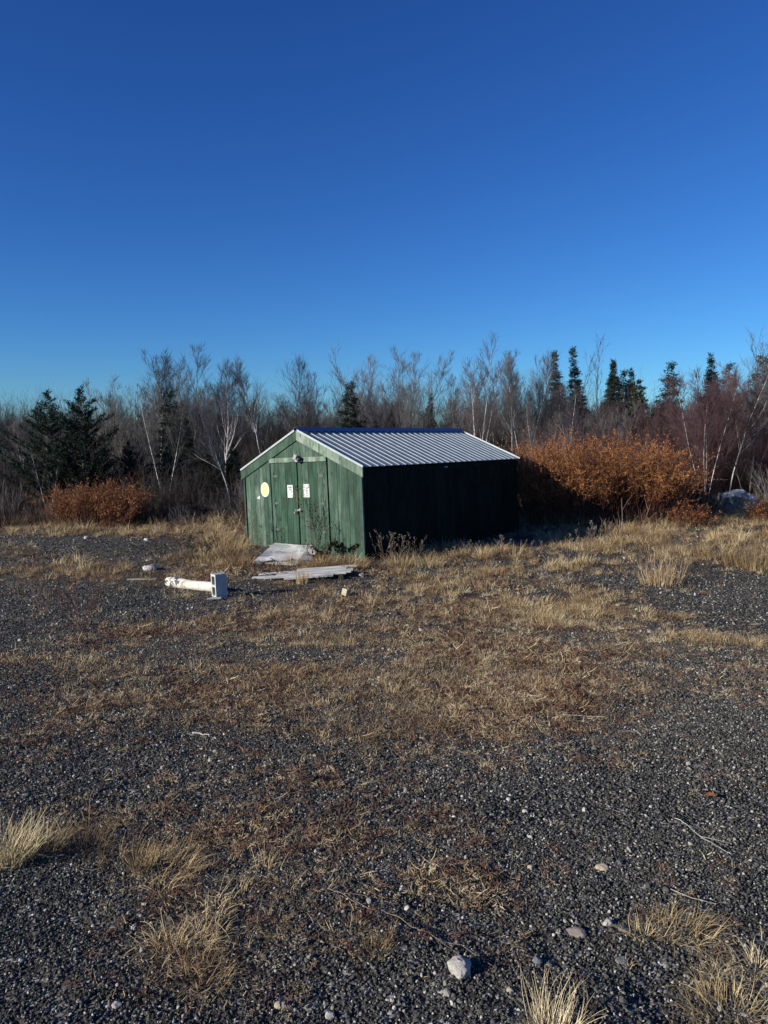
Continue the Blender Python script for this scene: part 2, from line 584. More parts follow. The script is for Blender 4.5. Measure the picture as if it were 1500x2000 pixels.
def spot_mat(name, stops, sc=14.0):
    q = N(name)
    f = noise(q, q.coord(), sc, 3, .7)
    f2 = noise(q, q.coord(), 1.6, 2)
    return q.done(q.ramp(q.math('ADD', q.math('MULTIPLY', f, .7), q.math('MULTIPLY', f2, .3)), stops), .75, .2)


M['russet'] = spot_mat('russet_leaves', [(.32, (.085, .032, .015)), (.43, (.23, .088, .032)), (.54, (.42, .185, .065)), (.67, (.62, .36, .15))])
M['rust_stem'] = spot_mat('red_brown_stems', [(.35, (.035, .014, .010)), (.6, (.12, .045, .028)), (.8, (.22, .11, .07))], 4)
M['dark_leaf'] = spot_mat('dark_leaves', [(.35, (.012, .018, .010)), (.55, (.035, .040, .018)), (.75, (.16, .085, .03))], 10)
M['seed'] = mat_flat('fluffy_seed_heads', (.42, .37, .30), .9, .1, 0, .3, 60)
M['weed_stem'] = mat_flat('dry_weed_stems', (.14, .095, .065), .85, .2, 0, .35, 12)

M['straw'] = mat_random('straw_grass', [(.18, (.16, .105, .050)), (.42, (.35, .245, .12)), (.62, (.55, .41, .21)), (.85, (.74, .62, .38))])
M['straw_gold'] = mat_random('golden_grass', [(.2, (.20, .13, .055)), (.5, (.42, .31, .15)), (.8, (.60, .50, .29))])
M['brown_grass'] = mat_random('brown_grass', [(.2, (.15, .092, .045)), (.5, (.31, .200, .100)), (.8, (.54, .40, .23))])
M['litter'] = mat_random('dry_ground_plants', [(.12, (.095, .045, .028)), (.32, (.17, .098, .060)), (.50, (.25, .18, .105)), (.66, (.34, .27, .165)), (.95, (.50, .43, .30))], poss=1.6)
M['litter_red'] = mat_random('reddish_ground_plants', [(.2, (.07, .032, .022)), (.5, (.145, .072, .048)), (.8, (.27, .16, .105))], poss=1.6)
M['gravel'] = None
q = N('dark_gravel_stones')
oi = q.n('ObjectInfo')
geo = q.n('NewGeometry')
f = noise(q, geo.outputs['Position'], 90.0, 3, .7)
c = q.ramp(oi.outputs['Random'], [(0, (.026, .025, .020)), (.42, (.052, .050, .041)), (.72, (.092, .088, .073)), (.87, (.18, .172, .140)), (.95, (.36, .34, .28)), (1.0, (.60, .57, .51))])
c = q.mix(q.ramp(f, [(.35, (0, 0, 0)), (.7, (.45, .45, .45))]), c, (.15, .147, .14))
q.bump(f, .5, .003)
M['gravel'] = q.done(c, .85, .12)

q = N('gravelly_ground')
geo = q.n('NewGeometry')
pos = geo.outputs['Position']
at_ = q.n('Attribute'); at_.attribute_name = 'cover'
vo = q.n('TexVoronoi', Scale=46.0); q.l(pos, vo.inputs['Vector'])
vo2 = q.n('TexVoronoi', Scale=19.0); q.l(pos, vo2.inputs['Vector'])
sc = q.n('SeparateColor'); q.l(vo.outputs['Color'], sc.inputs[0])
sc2 = q.n('SeparateColor'); q.l(vo2.outputs['Color'], sc2.inputs[0])
fine = noise(q, pos, 60, 4, .7)
big = noise(q, pos, 1.3, 4, .6)
gcol = q.ramp(sc.outputs[0], [(0, (.019, .018, .015)), (.5, (.050, .046, .040)), (.80, (.095, .088, .077)), (.92, (.20, .187, .16)), (1, (.46, .44, .39))])
g2 = q.ramp(sc2.outputs[0], [(0, (.021, .020, .017)), (.7, (.070, .065, .057)), (.92, (.13, .122, .105)), (1, (.42, .39, .34))])
gcol = q.mix(.4, gcol, g2)
lcol = q.ramp(q.math('ADD', q.math('MULTIPLY', fine, .55), q.math('MULTIPLY', big, .45)),
              [(.36, (.028, .020, .014)), (.48, (.095, .068, .045)), (.60, (.20, .15, .095)), (.8, (.34, .27, .18))])
cv = q.math('ADD', at_.outputs['Fac'], q.math('MULTIPLY', q.math('SUBTRACT', fine, .5), .9))
c = q.mix(q.ramp(cv, [(.25, (0, 0, 0)), (.75, (1, 1, 1))]), gcol, lcol)
hgt = q.math('SUBTRACT', q.math('ADD', q.math('MULTIPLY', fine, .4), 1.0), q.math('ADD', vo.outputs['Distance'], q.math('MULTIPLY', vo2.outputs['Distance'], 1.2)))
q.bump(hgt, .9, .02)
M['ground'] = q.done(c, .95, .08)
M['forest_floor'] = mat_flat('forest_floor_earth', (.035, .026, .018), .95, .1, 0, .4, 3)

# ------------------------------------------------------------------ the ground: one sheet
ys = np.concatenate([np.linspace(-6, .8, 18), .8 * (26 / .8) ** (np.linspace(0, 1, 560)[1:]), 26 * (1500 / 26) ** (np.linspace(0, 1, 70)[1:])])
us = np.linspace(-1, 1, 361)
us = np.sign(us) * (np.abs(us) * .62 + np.abs(us) ** 4 * 2.2)
Y = np.repeat(ys[:, None], len(us), 1)
X = us[None, :] * (np.maximum(Y, -1) + 3.0 + np.clip(-Y, 0, 9))
Z = H(X, Y)
Z = np.where(Y > 26, H0(X, Y) + 0.3 * (fbm(X / 6, Y / 6, 5, 2) - .5) * sstep((Y - 26) / 10) + (Z - H0(X, Y)) * (1 - sstep((Y - 26) / 10)), Z)
ms, ml, mg = masks(X, Y)
cover = np.clip(.75 * ms + .75 * ml, 0, 1)
nr, nc = X.shape
me = bpy.data.meshes.new('ground')
vv = np.stack([X, Y, Z], -1).reshape(-1, 3)
i0 = (np.arange(nr - 1)[:, None] * nc + np.arange(nc - 1)[None, :]).reshape(-1)
quads = np.stack([i0, i0 + 1, i0 + nc + 1, i0 + nc], -1)
me.vertices.add(len(vv)); me.vertices.foreach_set('co', vv.ravel())
me.loops.add(quads.size); me.loops.foreach_set('vertex_index', quads.ravel())
me.polygons.add(len(quads)); me.polygons.foreach_set('loop_start', np.arange(0, quads.size, 4)); me.polygons.foreach_set('loop_total', np.full(len(quads), 4))
me.update(calc_edges=True)
me.polygons.foreach_set('use_smooth', np.ones(len(quads), bool))
a = me.attributes.new('cover', 'FLOAT', 'POINT'); a.data.foreach_set('value', cover.ravel())
me.materials.append(M['ground'])
ground = link('ground', me)
tag(ground, 'gravelly ground with dry grass patches', kind='structure')


# ------------------------------------------------------------------ scattering for what nobody could count
def source(name, meshes):
    col = bpy.data.collections.new(name)
    for i, m in enumerate(meshes):
        o = bpy.data.objects.new('%s_%02d' % (name, i), m)
        col.objects.link(o)
    return col


def scatter(name, label, pts, rots, scl, idx, col):
    me = bpy.data.meshes.new(name)
    n = len(pts)
    me.vertices.add(n)
    me.vertices.foreach_set('co', np.asarray(pts, float).ravel())
    for an, ty, d, key in (('rot', 'FLOAT_VECTOR', rots, 'vector'), ('scl', 'FLOAT_VECTOR', scl, 'vector'), ('idx', 'INT', idx, 'value')):
        a = me.attributes.new(an, ty, 'POINT')
        a.data.foreach_set(key, np.asarray(d).astype(np.int32 if ty == 'INT' else float).ravel())
    o = link(name, me)
    ng = bpy.data.node_groups.new(name, 'GeometryNodeTree')
    ng.interface.new_socket('Geometry', in_out='INPUT', socket_type='NodeSocketGeometry')
    ng.interface.new_socket('Geometry', in_out='OUTPUT', socket_type='NodeSocketGeometry')
    gi = ng.nodes.new('NodeGroupInput'); go = ng.nodes.new('NodeGroupOutput')
    ip = ng.nodes.new('GeometryNodeInstanceOnPoints')
    ci = ng.nodes.new('GeometryNodeCollectionInfo')
    ci.inputs['Collection'].default_value = col
    ci.inputs['Separate Children'].default_value = True
    ci.inputs['Reset Children'].default_value = True
    ip.inputs['Pick Instance'].default_value = True

    def attr(an, ty):
        nd = ng.nodes.new('GeometryNodeInputNamedAttribute')
        nd.data_type = ty
        nd.inputs['Name'].default_value = an
        return nd.outputs[0]
    e2r = ng.nodes.new('FunctionNodeEulerToRotation')
    L = ng.links.new
    L(attr('rot', 'FLOAT_VECTOR'), e2r.inputs[0])
    L(e2r.outputs[0], ip.inputs['Rotation'])
    L(attr('scl', 'FLOAT_VECTOR'), ip.inputs['Scale'])
    L(attr('idx', 'INT'), ip.inputs['Instance Index'])
    L(ci.outputs[0], ip.inputs['Instance'])
    L(gi.outputs[0], ip.inputs['Points'])
    L(ip.outputs[0], go.inputs[0])
    md = o.modifiers.new('scatter', 'NODES')
    md.node_group = ng
    tag(o, label, kind='stuff')
    return o


def sample_area(y0, y1, per_m2, half=0.60, extra=.4):
    """random points in the wedge of ground between two distances"""
    A = (y1 ** 2 - y0 ** 2) * half + 2 * extra * (y1 - y0)
    n = int(A * per_m2)
    y = np.sqrt(rng.uniform(y0 ** 2, y1 ** 2, n))
    x = rng.uniform(-1, 1, n) * (y * half + extra)
    return x, y


def icorock(seed, sub=1, rough=.25, squash=.7):
    import bmesh
    bm = bmesh.new()
    bmesh.ops.create_icosphere(bm, subdivisions=sub, radius=1.0)
    r = np.random.default_rng(seed)
    ax = [unit(r.normal(size=3)) for _ in range(7)]
    off = r.uniform(.55, .95, 7)
    for v in bm.verts:
        d = np.array(v.co)
        k = 1.0
        for a_, o_ in zip(ax, off):
            dd = float(d @ a_)
            if dd > 1e-3: k = min(k, o_ / dd)
        p = d * (k * (1 - rough * .5) + rough * .5) * (1 + r.uniform(-rough, rough) * (.06 if sub > 2 else (.3 if sub > 1 else .6)))
        p[2] *= squash
        v.co = p
    me = bpy.data.meshes.new('stone')
    bm.to_mesh(me); bm.free()
    return me


# gravel
gm = []
for i in range(8):
    m = icorock(100 + i, 1 if i < 5 else 2, .3, .75)
    m.materials.append(M['gravel'])
    gm.append(m)
gcoll = source('gravel_stone', gm)
P = []; Rr = []; Sc = []
for y0, y1, dens, s0, s1 in ((1.2, 3.2, 13500, .0026, .0068), (3.2, 5.5, 6200, .0034, .0088), (5.5, 9, 2200, .0048, .0125), (9, 15, 320, .008, .021), (15, 24, 70, .013, .032)):
    x, y = sample_area(y0, y1, dens)
    s, l, g = masks(x, y)
    keep = rng.random(len(x)) < np.clip(1.05 - .55 * np.clip(s + l, 0, 1.2), .2, 1)
    x, y = x[keep], y[keep]
    u = rng.random(len(x)) ** 2.2
    sz = s0 + (s1 - s0) * u + (rng.random(len(x)) >.9965) * s1 * 1.1
    z = H(x, y) + sz * .25
    P.append(np.stack([x, y, z], -1)); Sc.append(sz)
P = np.concatenate(P); Sc = np.concatenate(Sc)
n = len(P)
scatter('gravel', 'dark grey loose gravel covering the ground', P, rng.uniform(0, 6.28, (n, 3)), Sc[:, None] * rng.uniform(.7, 1.3, (n, 3)), rng.integers(0, 8, n), gcoll)


# grass tufts
def tuft(seed, nb, h, spread, lean, w, curve=.5, segs=3, mat='straw', flat=0.0):
    r = np.random.default_rng(seed)
    mb = MB()
    for _ in range(nb):
        a = r.uniform(0, 6.283)
        base = np.array([math.cos(a), math.sin(a), 0]) * spread * math.sqrt(r.random())
        out = unit([math.cos(a) + r.normal() * .5, math.sin(a) + r.normal() * .5, 0])
        L = h * r.uniform(.45, 1.15)
        tilt = lean * r.uniform(.2, 1.3)
        p = base.copy(); pts = [p.copy()]
        for i in range(segs):
            d = out * math.sin(tilt) + np.array([0, 0, math.cos(tilt)])
            p = p + d * L / segs
            if p[2] < .002: p[2] = .002
            pts.append(p.copy())
            tilt += curve * r.uniform(.3, 1.4)
        side = unit([-out[1] + r.normal() * .4, out[0] + r.normal() * .4, r.normal() * .3])
        ww = np.linspace(w, w * .35, segs + 1)
        mb.ribbon(pts, ww * .5, side)
    return mb.mesh('tuft', M[mat])


near_t = [tuft(i, 22, .075, .05, .7, .0016, .5) for i in range(4)] + [tuft(10 + i, 16, .095, .05, .9, .0016, .6, mat='straw_gold') for i in range(2)] + \
         [tuft(20 + i, 26, .055, .06, .9, .0016, .5, mat='brown_grass') for i in range(4)]
far_t = [tuft(30 + i, 30, .17, .10, .5, .0045, .4) for i in range(3)] + [tuft(40 + i, 30, .20, .09, .5, .0045, .45, mat='straw_gold') for i in range(1)] + \
        [tuft(50 + i, 34, .15, .14, .7, .0045, .4, mat='brown_grass') for i in range(5)]
tcol_n = source('near_tuft', near_t)
tcol_f = source('far_tuft', far_t)


def place_tufts(name, label, bands, col, ncol, sizes, which='s', zoff=0.0, tilt=.12, pw=1.3, xr=None):
    P = []; Sx = []
    for y0, y1, dens, k in bands:
        x, y = sample_area(y0, y1, dens)
        s, l, g = masks(x, y)
        f = s if which == 's' else l
        keep = rng.random(len(x)) < np.clip(f, 0, 1) ** pw
        x, y, f = x[keep], y[keep], f[keep]
        sc_ = k * rng.uniform(sizes[0], sizes[1], len(x)) * (.65 + .5 * np.clip(f, 0, 1.2))
        P.append(np.stack([x, y, H(x, y) + zoff], -1)); Sx.append(sc_)
    P = np.concatenate(P); Sx = np.concatenate(Sx)
    # keep the inside of the shed clear
    rel = P[:, :2] - np.array([-1.769, 16.703])
    lx = rel[:, 0] * .7737 - rel[:, 1] * .6335; ly = rel[:, 0] * .6335 + rel[:, 1] * .7737
    ok = ~((np.abs(lx) < 1.84) & (ly > -.02) & (ly < 6.3))
    ok &= ~((lx > -1.3) & (lx < .35) & (ly > -1.35) & (ly <= 0) & (rng.random(len(lx)) < .93))        # the ramp board covers it
    ok &= ~((np.abs(P[:, 0] + 1.45) < .95) & (np.abs(P[:, 1] - 13.95) < .62) & (rng.random(len(lx)) < .80))   # so does the deck
    P, Sx = P[ok], Sx[ok]
    n = len(P)
    rot = np.stack([rng.normal(0, tilt, n), rng.normal(0, tilt, n) + .08, rng.uniform(0, 6.28, n)], -1)
    scatter(name, label, P, rot, Sx[:, None] * np.ones((1, 3)) * np.stack([np.ones(n), np.ones(n), rng.uniform(.7, 1.25, n)], -1), rng.integers(0, ncol, n), col)
    return n


nt = place_tufts('grass', 'dry straw coloured grass scattered over the gravel near the viewer', ((1.2, 3.5, 300, 1), (3.5, 6.5, 230, 1.0), (6.5, 11, 130, 1.25)), tcol_n, 10, (.5, 1.5), pw=1.15)
nt += place_tufts('grass', 'taller dry brown and golden grass around the shed', ((9.5, 15, 42, .8), (15, 21, 46, 1.0), (21, 28, 30, 1.5)), tcol_f, 9, (.5, 1.35), pw=1.1)


# low dead plants
def sprigs(seed, nb, h, spread, w, mat='litter'):
    r = np.random.default_rng(seed)
    mb = MB()
    for _ in range(nb):
        a = r.uniform(0, 6.283)
        p = np.array([math.cos(a), math.sin(a), 0]) * spread * math.sqrt(r.random())
        d = unit([r.normal(), r.normal(), abs(r.normal()) * .7 + .05])
        pts = [p.copy()]
        for i in range(2):
            p = p + d * h * r.uniform(.3, .7); p[2] = max(p[2], .003)
            pts.append(p.copy()); d = unit(d + r.normal(size=3) * .3)
        side = unit(r.normal(size=3))
        mb.ribbon(pts, np.array([w, w, w * .4]) * r.uniform(.6, 1.6), side)
    return mb.mesh('sprig', M[mat])


lit = [sprigs(60 + i, 62, .019, .055, .0012, 'litter_red' if i in (1, 4) else 'litter') for i in range(6)] + [sprigs(70 + i, 9, .05, .08, .0009, 'straw') for i in range(1)]
lcol_ = source('litter_sprig', lit)
nt += place_tufts('ground_litter', 'low reddish brown dead plants and litter on the gravel', ((1.2, 3.5, 760, 1), (3.5, 7, 360, 1.2), (7, 12, 120, 1.7), (12, 19, 44, 2.4), (19, 25, 20, 3)), lcol_, 7, (.6, 1.4), 'l', .0, .3, 1.0)
print('tufts', nt, 'gravel', n)

# ------------------------------------------------------------------ the shed
x0, y0, yaw, roll, pit, W_, L_, EH, RH = -1.76865898, 16.7027845, -0.686092469, -0.0469958282, 0.00445381823, 3.64347223, 6.25615912, 1.84246754, 2.67954567
shed = empty('wooden_shed')
shed.matrix_world = Matrix.Translation((x0, y0, 0)) @ Matrix.Rotation(yaw, 4, 'Z') @ Matrix.Rotation(roll, 4, 'Y') @ Matrix.Rotation(pit, 4, 'X')
tag(shed, 'green stained wooden shed with double doors and a ribbed metal roof', 'shed')
SM = shed.matrix_world.copy()
HW = W_ / 2
sl = (RH - EH) / (HW + .05)                    # roof slope
topz = lambda x: RH - .035 - abs(x) * sl       # underside of the roof
ang = math.atan(sl)


def bevelled(name, mb, mat, parent, w=.003):
    o = mb.build(name, mat, parent)
    return o


def front_plank(xa, xb, zlo, name='plank', y=(-.022, 0), parent=shed, mat='green', ztop=None, jit=True):
    mb = MB()
    dz = random.uniform(-.012, .012) if jit else 0
    dy = random.uniform(-.004, .004) if jit else 0
    g = .0035
    xa += g; xb -= g
    if ztop is None:
        poly = [(xa, zlo + dz), (xb, zlo + dz), (xb, topz(xb))]
        if xa < 0 < xb: poly.append((0, topz(0)))
        poly.append((xa, topz(xa)))
    else:
        poly = [(xa, zlo + dz), (xb, zlo + dz), (xb, ztop), (xa, ztop)]
    mb.prism(poly, y[0] + dy, y[1])
    return mb.build(name, M[mat], parent)


# front wall planks left and right of the doors, and above the lintel
for a, b in ((-1.765, -1.62), (-1.62, -1.47), (-1.47, -1.30), (-1.30, -1.17), (-1.17, -1.04), (-1.04, -.925)):
    front_plank(a, b, -.13)
for a, b in ((.868, .99), (.99, 1.119), (1.119, 1.20), (1.20, 1.322), (1.322, 1.43), (1.43, 1.575), (1.575, 1.715)):
    front_plank(a, b, -.13)
for a, b in ((-.92, -.76), (-.76, -.55), (-.55, -.37), (-.37, -.17), (-.17, .03), (.03, .22), (.22, .42), (.42, .62), (.62, .84)):
    front_plank(a, b, 2.035)
front_plank(-1.845, -1.795, -.10, 'corner_trim', (-.035, .0), ztop=topz(-1.845) - .01)
front_plank(1.722, 1.822, -.10, 'corner_trim', (-.045, .0), ztop=topz(1.822) - .01)
mb = MB(); mb.box((-.922, -.048, 1.99), (.842, -.0265, 2.092)); mb.build('lintel', M['green_barge'], shed)
mb = MB()                                       # framing behind the gaps, so they read dark
mb.box((-.98, .01, -.1), (-.90, .08, 2.1)); mb.box((.80, .035, -.1), (.90, .10, 2.1)); mb.box((-.90, .035, 1.98), (.80, .10, 2.1))
mb.build('door_frame', M['inside'], shed)


def tee_hinge(parent, x, z, s):
    mb = MB()
    mb.box((min(x, x - s * .022), -.030, z - .10), (max(x, x - s * .022), -.024, z + .10))
    mb.prism([(x, z - .035), (x + s * .15, z - .012), (x + s * .15, z + .012), (x, z + .035)][::1 if s > 0 else -1], -.032, -.0245)
    mb.tube([(x, -.034, z - .06), (x, -.034, z + .06)], (.008, .008), 6, cap=True)
    return mb.build('hinge', M['hinge'], parent)


for name_x, xs, hx, s in (('l', (-.906, -.80, -.62, -.43, -.25, -.145, -.072), -.815, 1), ('r', (-.040, .10, .27, .42, .55, .70, .828), .735, -1)):
    door = MB()
    door.box((xs[0] + .02, .003, .12), (xs[-1] - .02, .022, 1.94))
    d = door.build('door', M['inside'], shed)
    for a, b in zip(xs[:-1], xs[1:]):
        front_plank(a, b, .075, 'plank', (-.022, .001), d, 'green_door', 1.983 + random.uniform(-.004, .004))
    for z in (1.69, 1.085, .49):
        tee_hinge(d, hx, z, s)
    if name_x == 'r':
        d['label'] = 'right door of the pair'
    else:
        d['label'] = 'left door of the pair'
    if s > 0: left_door = d
    else: right_door = d

# hasp and padlock
mb = MB()
mb.box((-.155, -.031, .925), (-.02, -.025, .955)); mb.box((-.03, -.040, .90), (.01, -.025, .975))
mb.tube([(-.16, -.036, .905), (-.19, -.05, .88), (-.155, -.05, .865)], (.007, .007), 6, cap=True)
hasp = mb.build('hasp', M['steel'], shed)
mb = MB()
mb.box((-.135, -.062, .855), (-.075, -.032, .905), 0)
mb.tube([(-.125, -.047, .905), (-.122, -.047, .940), (-.105, -.047, .953), (-.088, -.047, .940), (-.085, -.047, .905)], (.005, .005), 6, 1)
mb.box((-.01, -.058, .905), (.055, -.028, .935), 0)
mb.build('padlock', [M['black'], M['steel']], hasp)

# lamp above the doors
lb = MB()
lb.box((-.05, -.075, 1.995), (.16, -.049, 2.03)); lb.box((.14, -.060, 1.998), (.235, -.049, 2.018)); lb.tube([(-.02, -.06, 2.05), (-.07, -.12, 2.07), (-.115, -.15, 2.055)], (.011, .008), 6, cap=True)
lamp = lb.build('lamp', M['steel'], shed)
sb = MB()
mm = Matrix.Translation((-.012, -.10, 2.095)) @ Matrix.Rotation(.35, 4, 'Y') @ Matrix.Rotation(-.25, 4, 'X')
sb.box((-.042, -.03, -.055), (.042, .03, .055), 0, mm)
sb.build('sensor', M['lamp_grey'], lamp)


def dome(mb, c, r, axis, k=8, sides=14, mi=0, depth=1.0):
    pts, rad = [], []
    for i in range(k + 1):
        t = i / k * math.pi / 2
        pts.append(np.array(c) + np.array(axis) * r * depth * math.sin(t)); rad.append(max(r * math.cos(t), .001))
    mb.tube(pts, rad, sides, mi, True)


db = MB()
dome(db, (.105, -.10, 2.035), .068, (.0, -.15, .9), depth=1.2)
db.build('lamp_shade', M['black'], lamp, True)
db = MB()
dome(db, (.04, -.14, 2.028), .042, (-.3, -.6, .35), depth=.5)
db.build('reflector', M['steel'], lamp, True)


# signs on the front
def disc(mb, cx, cz, rx, rz, y, y2, k=32, mi=0, egg=.0):
    pol = []
    for i in range(k):
        t = i / k * 2 * math.pi
        pol.append((cx + rx * math.cos(t) * (1 + egg * math.sin(t)), cz + rz * math.sin(t)))
    mb.prism(pol, y, y2, mi=mi)


mb = MB()
disc(mb, -1.111, 1.392, .140, .166, -.036, -.027, mi=0)
disc(mb, -1.111, 1.392, .116, .140, -.038, -.0361, mi=1)
for dx, dz, w, h in ((-.02, .00, .085, .018), (.052, -.004, .03, .012), (-.06, -.075, .03, .026), (.05, -.078, .045, .022), (-.01, -.098, .02, .01), (-.035, .075, .02, .008), (.0, .078, .03, .008), (.04, .055, .012, .008), (-.06, .04, .010, .008), (.062, -.045, .012, .01)):
    mb.box((-1.111 + dx - w / 2, -.0395, 1.392 + dz - h / 2), (-1.111 + dx + w / 2, -.0381, 1.392 + dz + h / 2), 2)
mb.build('oval_sign', [M['sign_cream'], M['sign_yellow'], M['sign_ochre']], shed)['label'] = 'pale yellow oval sign left of the doors'
mb = MB()
mb.prism([(-1.395, 1.175), (-1.362, 1.192), (-1.325, 1.177), (-1.300, 1.180), (-1.300, 1.250), (-1.345, 1.245), (-1.345, 1.225), (-1.385, 1.222)], -.031, -.027)
mb.build('torn_sticker', M['sign_white'], shed)['label'] = 'small torn white sticker left of the doors'

mb = MB()
mb.box((-.382, -.029, 1.213), (-.212, -.0262, 1.492), 0)
mb.box((-.355, -.0305, 1.425), (-.238, -.0291, 1.460), 1)
for i in range(7):
    mb.box((-.350 + i * .0155, -.0318, 1.437), (-.350 + i * .0155 + .007, -.0306, 1.449), 0)
mb.box((-.337, -.0305, 1.394), (-.258, -.0291, 1.409), 2)
mb.box((-.276, -.0305, 1.356), (-.258, -.0291, 1.3939), 2)
mb.build('paper_sign', [M['sign_white'], M['sign_grey'], M['sign_black']], left_door)['label'] = 'white sign with a grey heading bar'
mb = MB()
mb.box((.118, -.030, 1.222), (.300, -.0262, 1.508), 0)
mb.box((.128, -.0312, 1.425), (.290, -.0301, 1.492), 2)
disc(mb, .209, 1.459, .076, .030, -.0326, -.0313, 24, 0)
disc(mb, .209, 1.459, .066, .023, -.0338, -.0327, 24, 1)
for i in range(6):
    mb.box((.165 + i * .0155, -.0352, 1.449), (.165 + i * .0155 + .009, -.0339, 1.468), 0)
mb.box((.145, -.0312, 1.370), (.272, -.0301, 1.378), 3)
mb.box((.160, -.0312, 1.385), (.255, -.0301, 1.390), 1)
mb.box((.185, -.0312, 1.402), (.235, -.0301, 1.407), 1)
mb.build('warning_sign', [M['sign_white'], M['sign_pink'], M['sign_black'], M['sign_grey']], right_door)['label'] = 'white warning sign with a black and faded red heading'

# side and rear walls
yy = 0.02
while yy < L_ - .05:
    w = min(random.choice((.17, .19, .2, .21)), L_ - .01 - yy)
    for sx in (1, -1):
        mb = MB()
        xs_ = sorted((sx * (HW - .024), sx * (HW + random.uniform(-.003, .002))))
        mb.box((xs_[0], yy + .002, -.14 + random.uniform(0, .01)), (xs_[1], yy + w - .002, EH - .04))
        mb.build('side_plank', M['green_side'] if sx > 0 else M['green'], shed)  # right wall takes the wood with shade in its colour
    yy += w
xx = -HW + .03
while xx < HW - .05:
    w = min(.2, HW - .03 - xx)
    front_plank(xx, xx + w, -.13, 'rear_plank', (L_ - .022, L_), mat='green')
    xx += w
for sx in (1, -1):
    mb = MB()
    xs_ = sorted((sx * (HW + .004), sx * (HW + .028)))
    mb.box((xs_[0], -.0, EH - .135), (xs_[1], L_, EH - .035))
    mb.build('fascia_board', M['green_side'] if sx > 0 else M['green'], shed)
mb = MB()
mb.prism([(-HW + .03, -.1), (HW - .03, -.1), (HW - .03, -.06), (-HW + .03, -.06)], .03, L_ - .03)
mb.build('shed_floor', M['inside'], shed)
mb = MB()
mb.box((HW + .0285, 2.86, EH - .115), (HW + .034, 2.98, EH - .085)); mb.build('name_plate', M['steel'], shed)


# barge boards on the front gable: one on the left, two butted on the right
def barge(xa, xb, yf, yb, name, mat, z_off=0.0, depth=.20):
    zt = lambda x: RH - .012 - abs(x) * sl + z_off
    mb = MB()
    d = depth
    poly = [(xa, zt(xa) - d), (xb, zt(xb) - d), (xb, zt(xb)), (xa, zt(xa))]
    mb.prism(poly, yf, yb)
    return mb.build(name, mat, shed)


barge(-1.90, -.003, -.052, -.030, 'barge_board', M['green'])
barge(.001, .660, -.066, -.030, 'barge_board', M['green_barge'])
barge(.664, 1.865, -.062, -.030, 'barge_board', M['green_barge'])

# roof: purlins, ribbed sheets, ridge cap, edge trims
RIB = .2330
sheet_w = RIB * 4
e_x = HW + .055


def roof_pt(s, d, y, lift):
    """d: distance down the slope from the ridge"""
    ca, sa = math.cos(ang), math.sin(ang)
    return (s * (d * ca + lift * sa), y, RH + 0.0 - d * sa + lift * ca)


slope_len = e_x / math.cos(ang)
for s in (1, -1):
    y = -.055
    while y < L_ - .01:
        y2 = min(y + sheet_w, L_ + .03)
        prof = [(y, .004)]
        k = y
        while k + .001 < y2:
            if k + .06 < y2:
                prof += [(k + .012, .004), (k + .021, .019), (k + .035, .019), (k + .044, .004)]
            k += RIB
        prof += [(y2, .004)]
        mb = MB()
        v = []
        for yy_, lf in prof:
            v.append(roof_pt(s, .03, yy_, lf)); v.append(roof_pt(s, slope_len, yy_, lf))
        nn = len(prof)
        for yy_, lf in prof:
            v.append(roof_pt(s, .03, yy_, lf - .003)); v.append(roof_pt(s, slope_len, yy_, lf - .003))
        f_ = []
        o2 = 2 * nn
        for i in range(nn - 1):
            a_ = 2 * i
            f_ += [(a_, a_ + 1, a_ + 3, a_ + 2), (o2 + a_, o2 + a_ + 2, o2 + a_ + 3, o2 + a_ + 1), (a_ + 1, o2 + a_ + 1, o2 + a_ + 3, a_ + 3)]
        mb.add(v, f_)
        mb.build('roof_sheet', M['roof'], shed)
        y = y2
    mb = MB()
    v = []
    for yy_ in (-.075, L_ + .04):
        v += [roof_pt(s, -.02, yy_, .060), roof_pt(s, .15, yy_, .036), roof_pt(s, .15, yy_, .033), roof_pt(s, -.02, yy_, .052)]
    mb.add(v, [(0, 1, 5, 4), (1, 2, 6, 5), (2, 3, 7, 6), (3, 0, 4, 7), (0, 3, 2, 1), (4, 5, 6, 7)])
    mb.build('ridge_cap', M['blue'], shed)
    # gable edge trims
    for yy_ in (-.074, L_ + .031):
        mb = MB()
        v = []
        for d_ in (.04, slope_len + .004):
            v += [roof_pt(s, d_, yy_, .036), roof_pt(s, d_, yy_ + .03, .036), roof_pt(s, d_, yy_ + .03, .0335), roof_pt(s, d_, yy_ + .004, .0335), roof_pt(s, d_, yy_ + .004, -.006), roof_pt(s, d_, yy_, -.006)]
        mb.add(v, [(i, (i + 1) % 6, 6 + (i + 1) % 6, 6 + i) for i in range(6)] + [(5, 4, 3, 2, 1, 0), (6, 7, 8, 9, 10, 11)])
        mb.build('gable_trim', M['white_metal'], shed)
    mb = MB()                                   # underside boards
    v = []
    for yy_ in (-.028, L_ + .028):
        v += [roof_pt(s, .0, yy_, -.001), roof_pt(s, slope_len - .02, yy_, -.001), roof_pt(s, slope_len - .02, yy_, -.022), roof_pt(s, .0, yy_, -.022)]
    mb.add(v, [(0, 1, 5, 4), (1, 2, 6, 5), (2, 3, 7, 6), (3, 0, 4, 7), (0, 3, 2, 1), (4, 5, 6, 7)])
    mb.build('roof_decking', M['inside'], shed)


def shed_pt(x, y, z):
    return SM @ Vector((x, y, z))


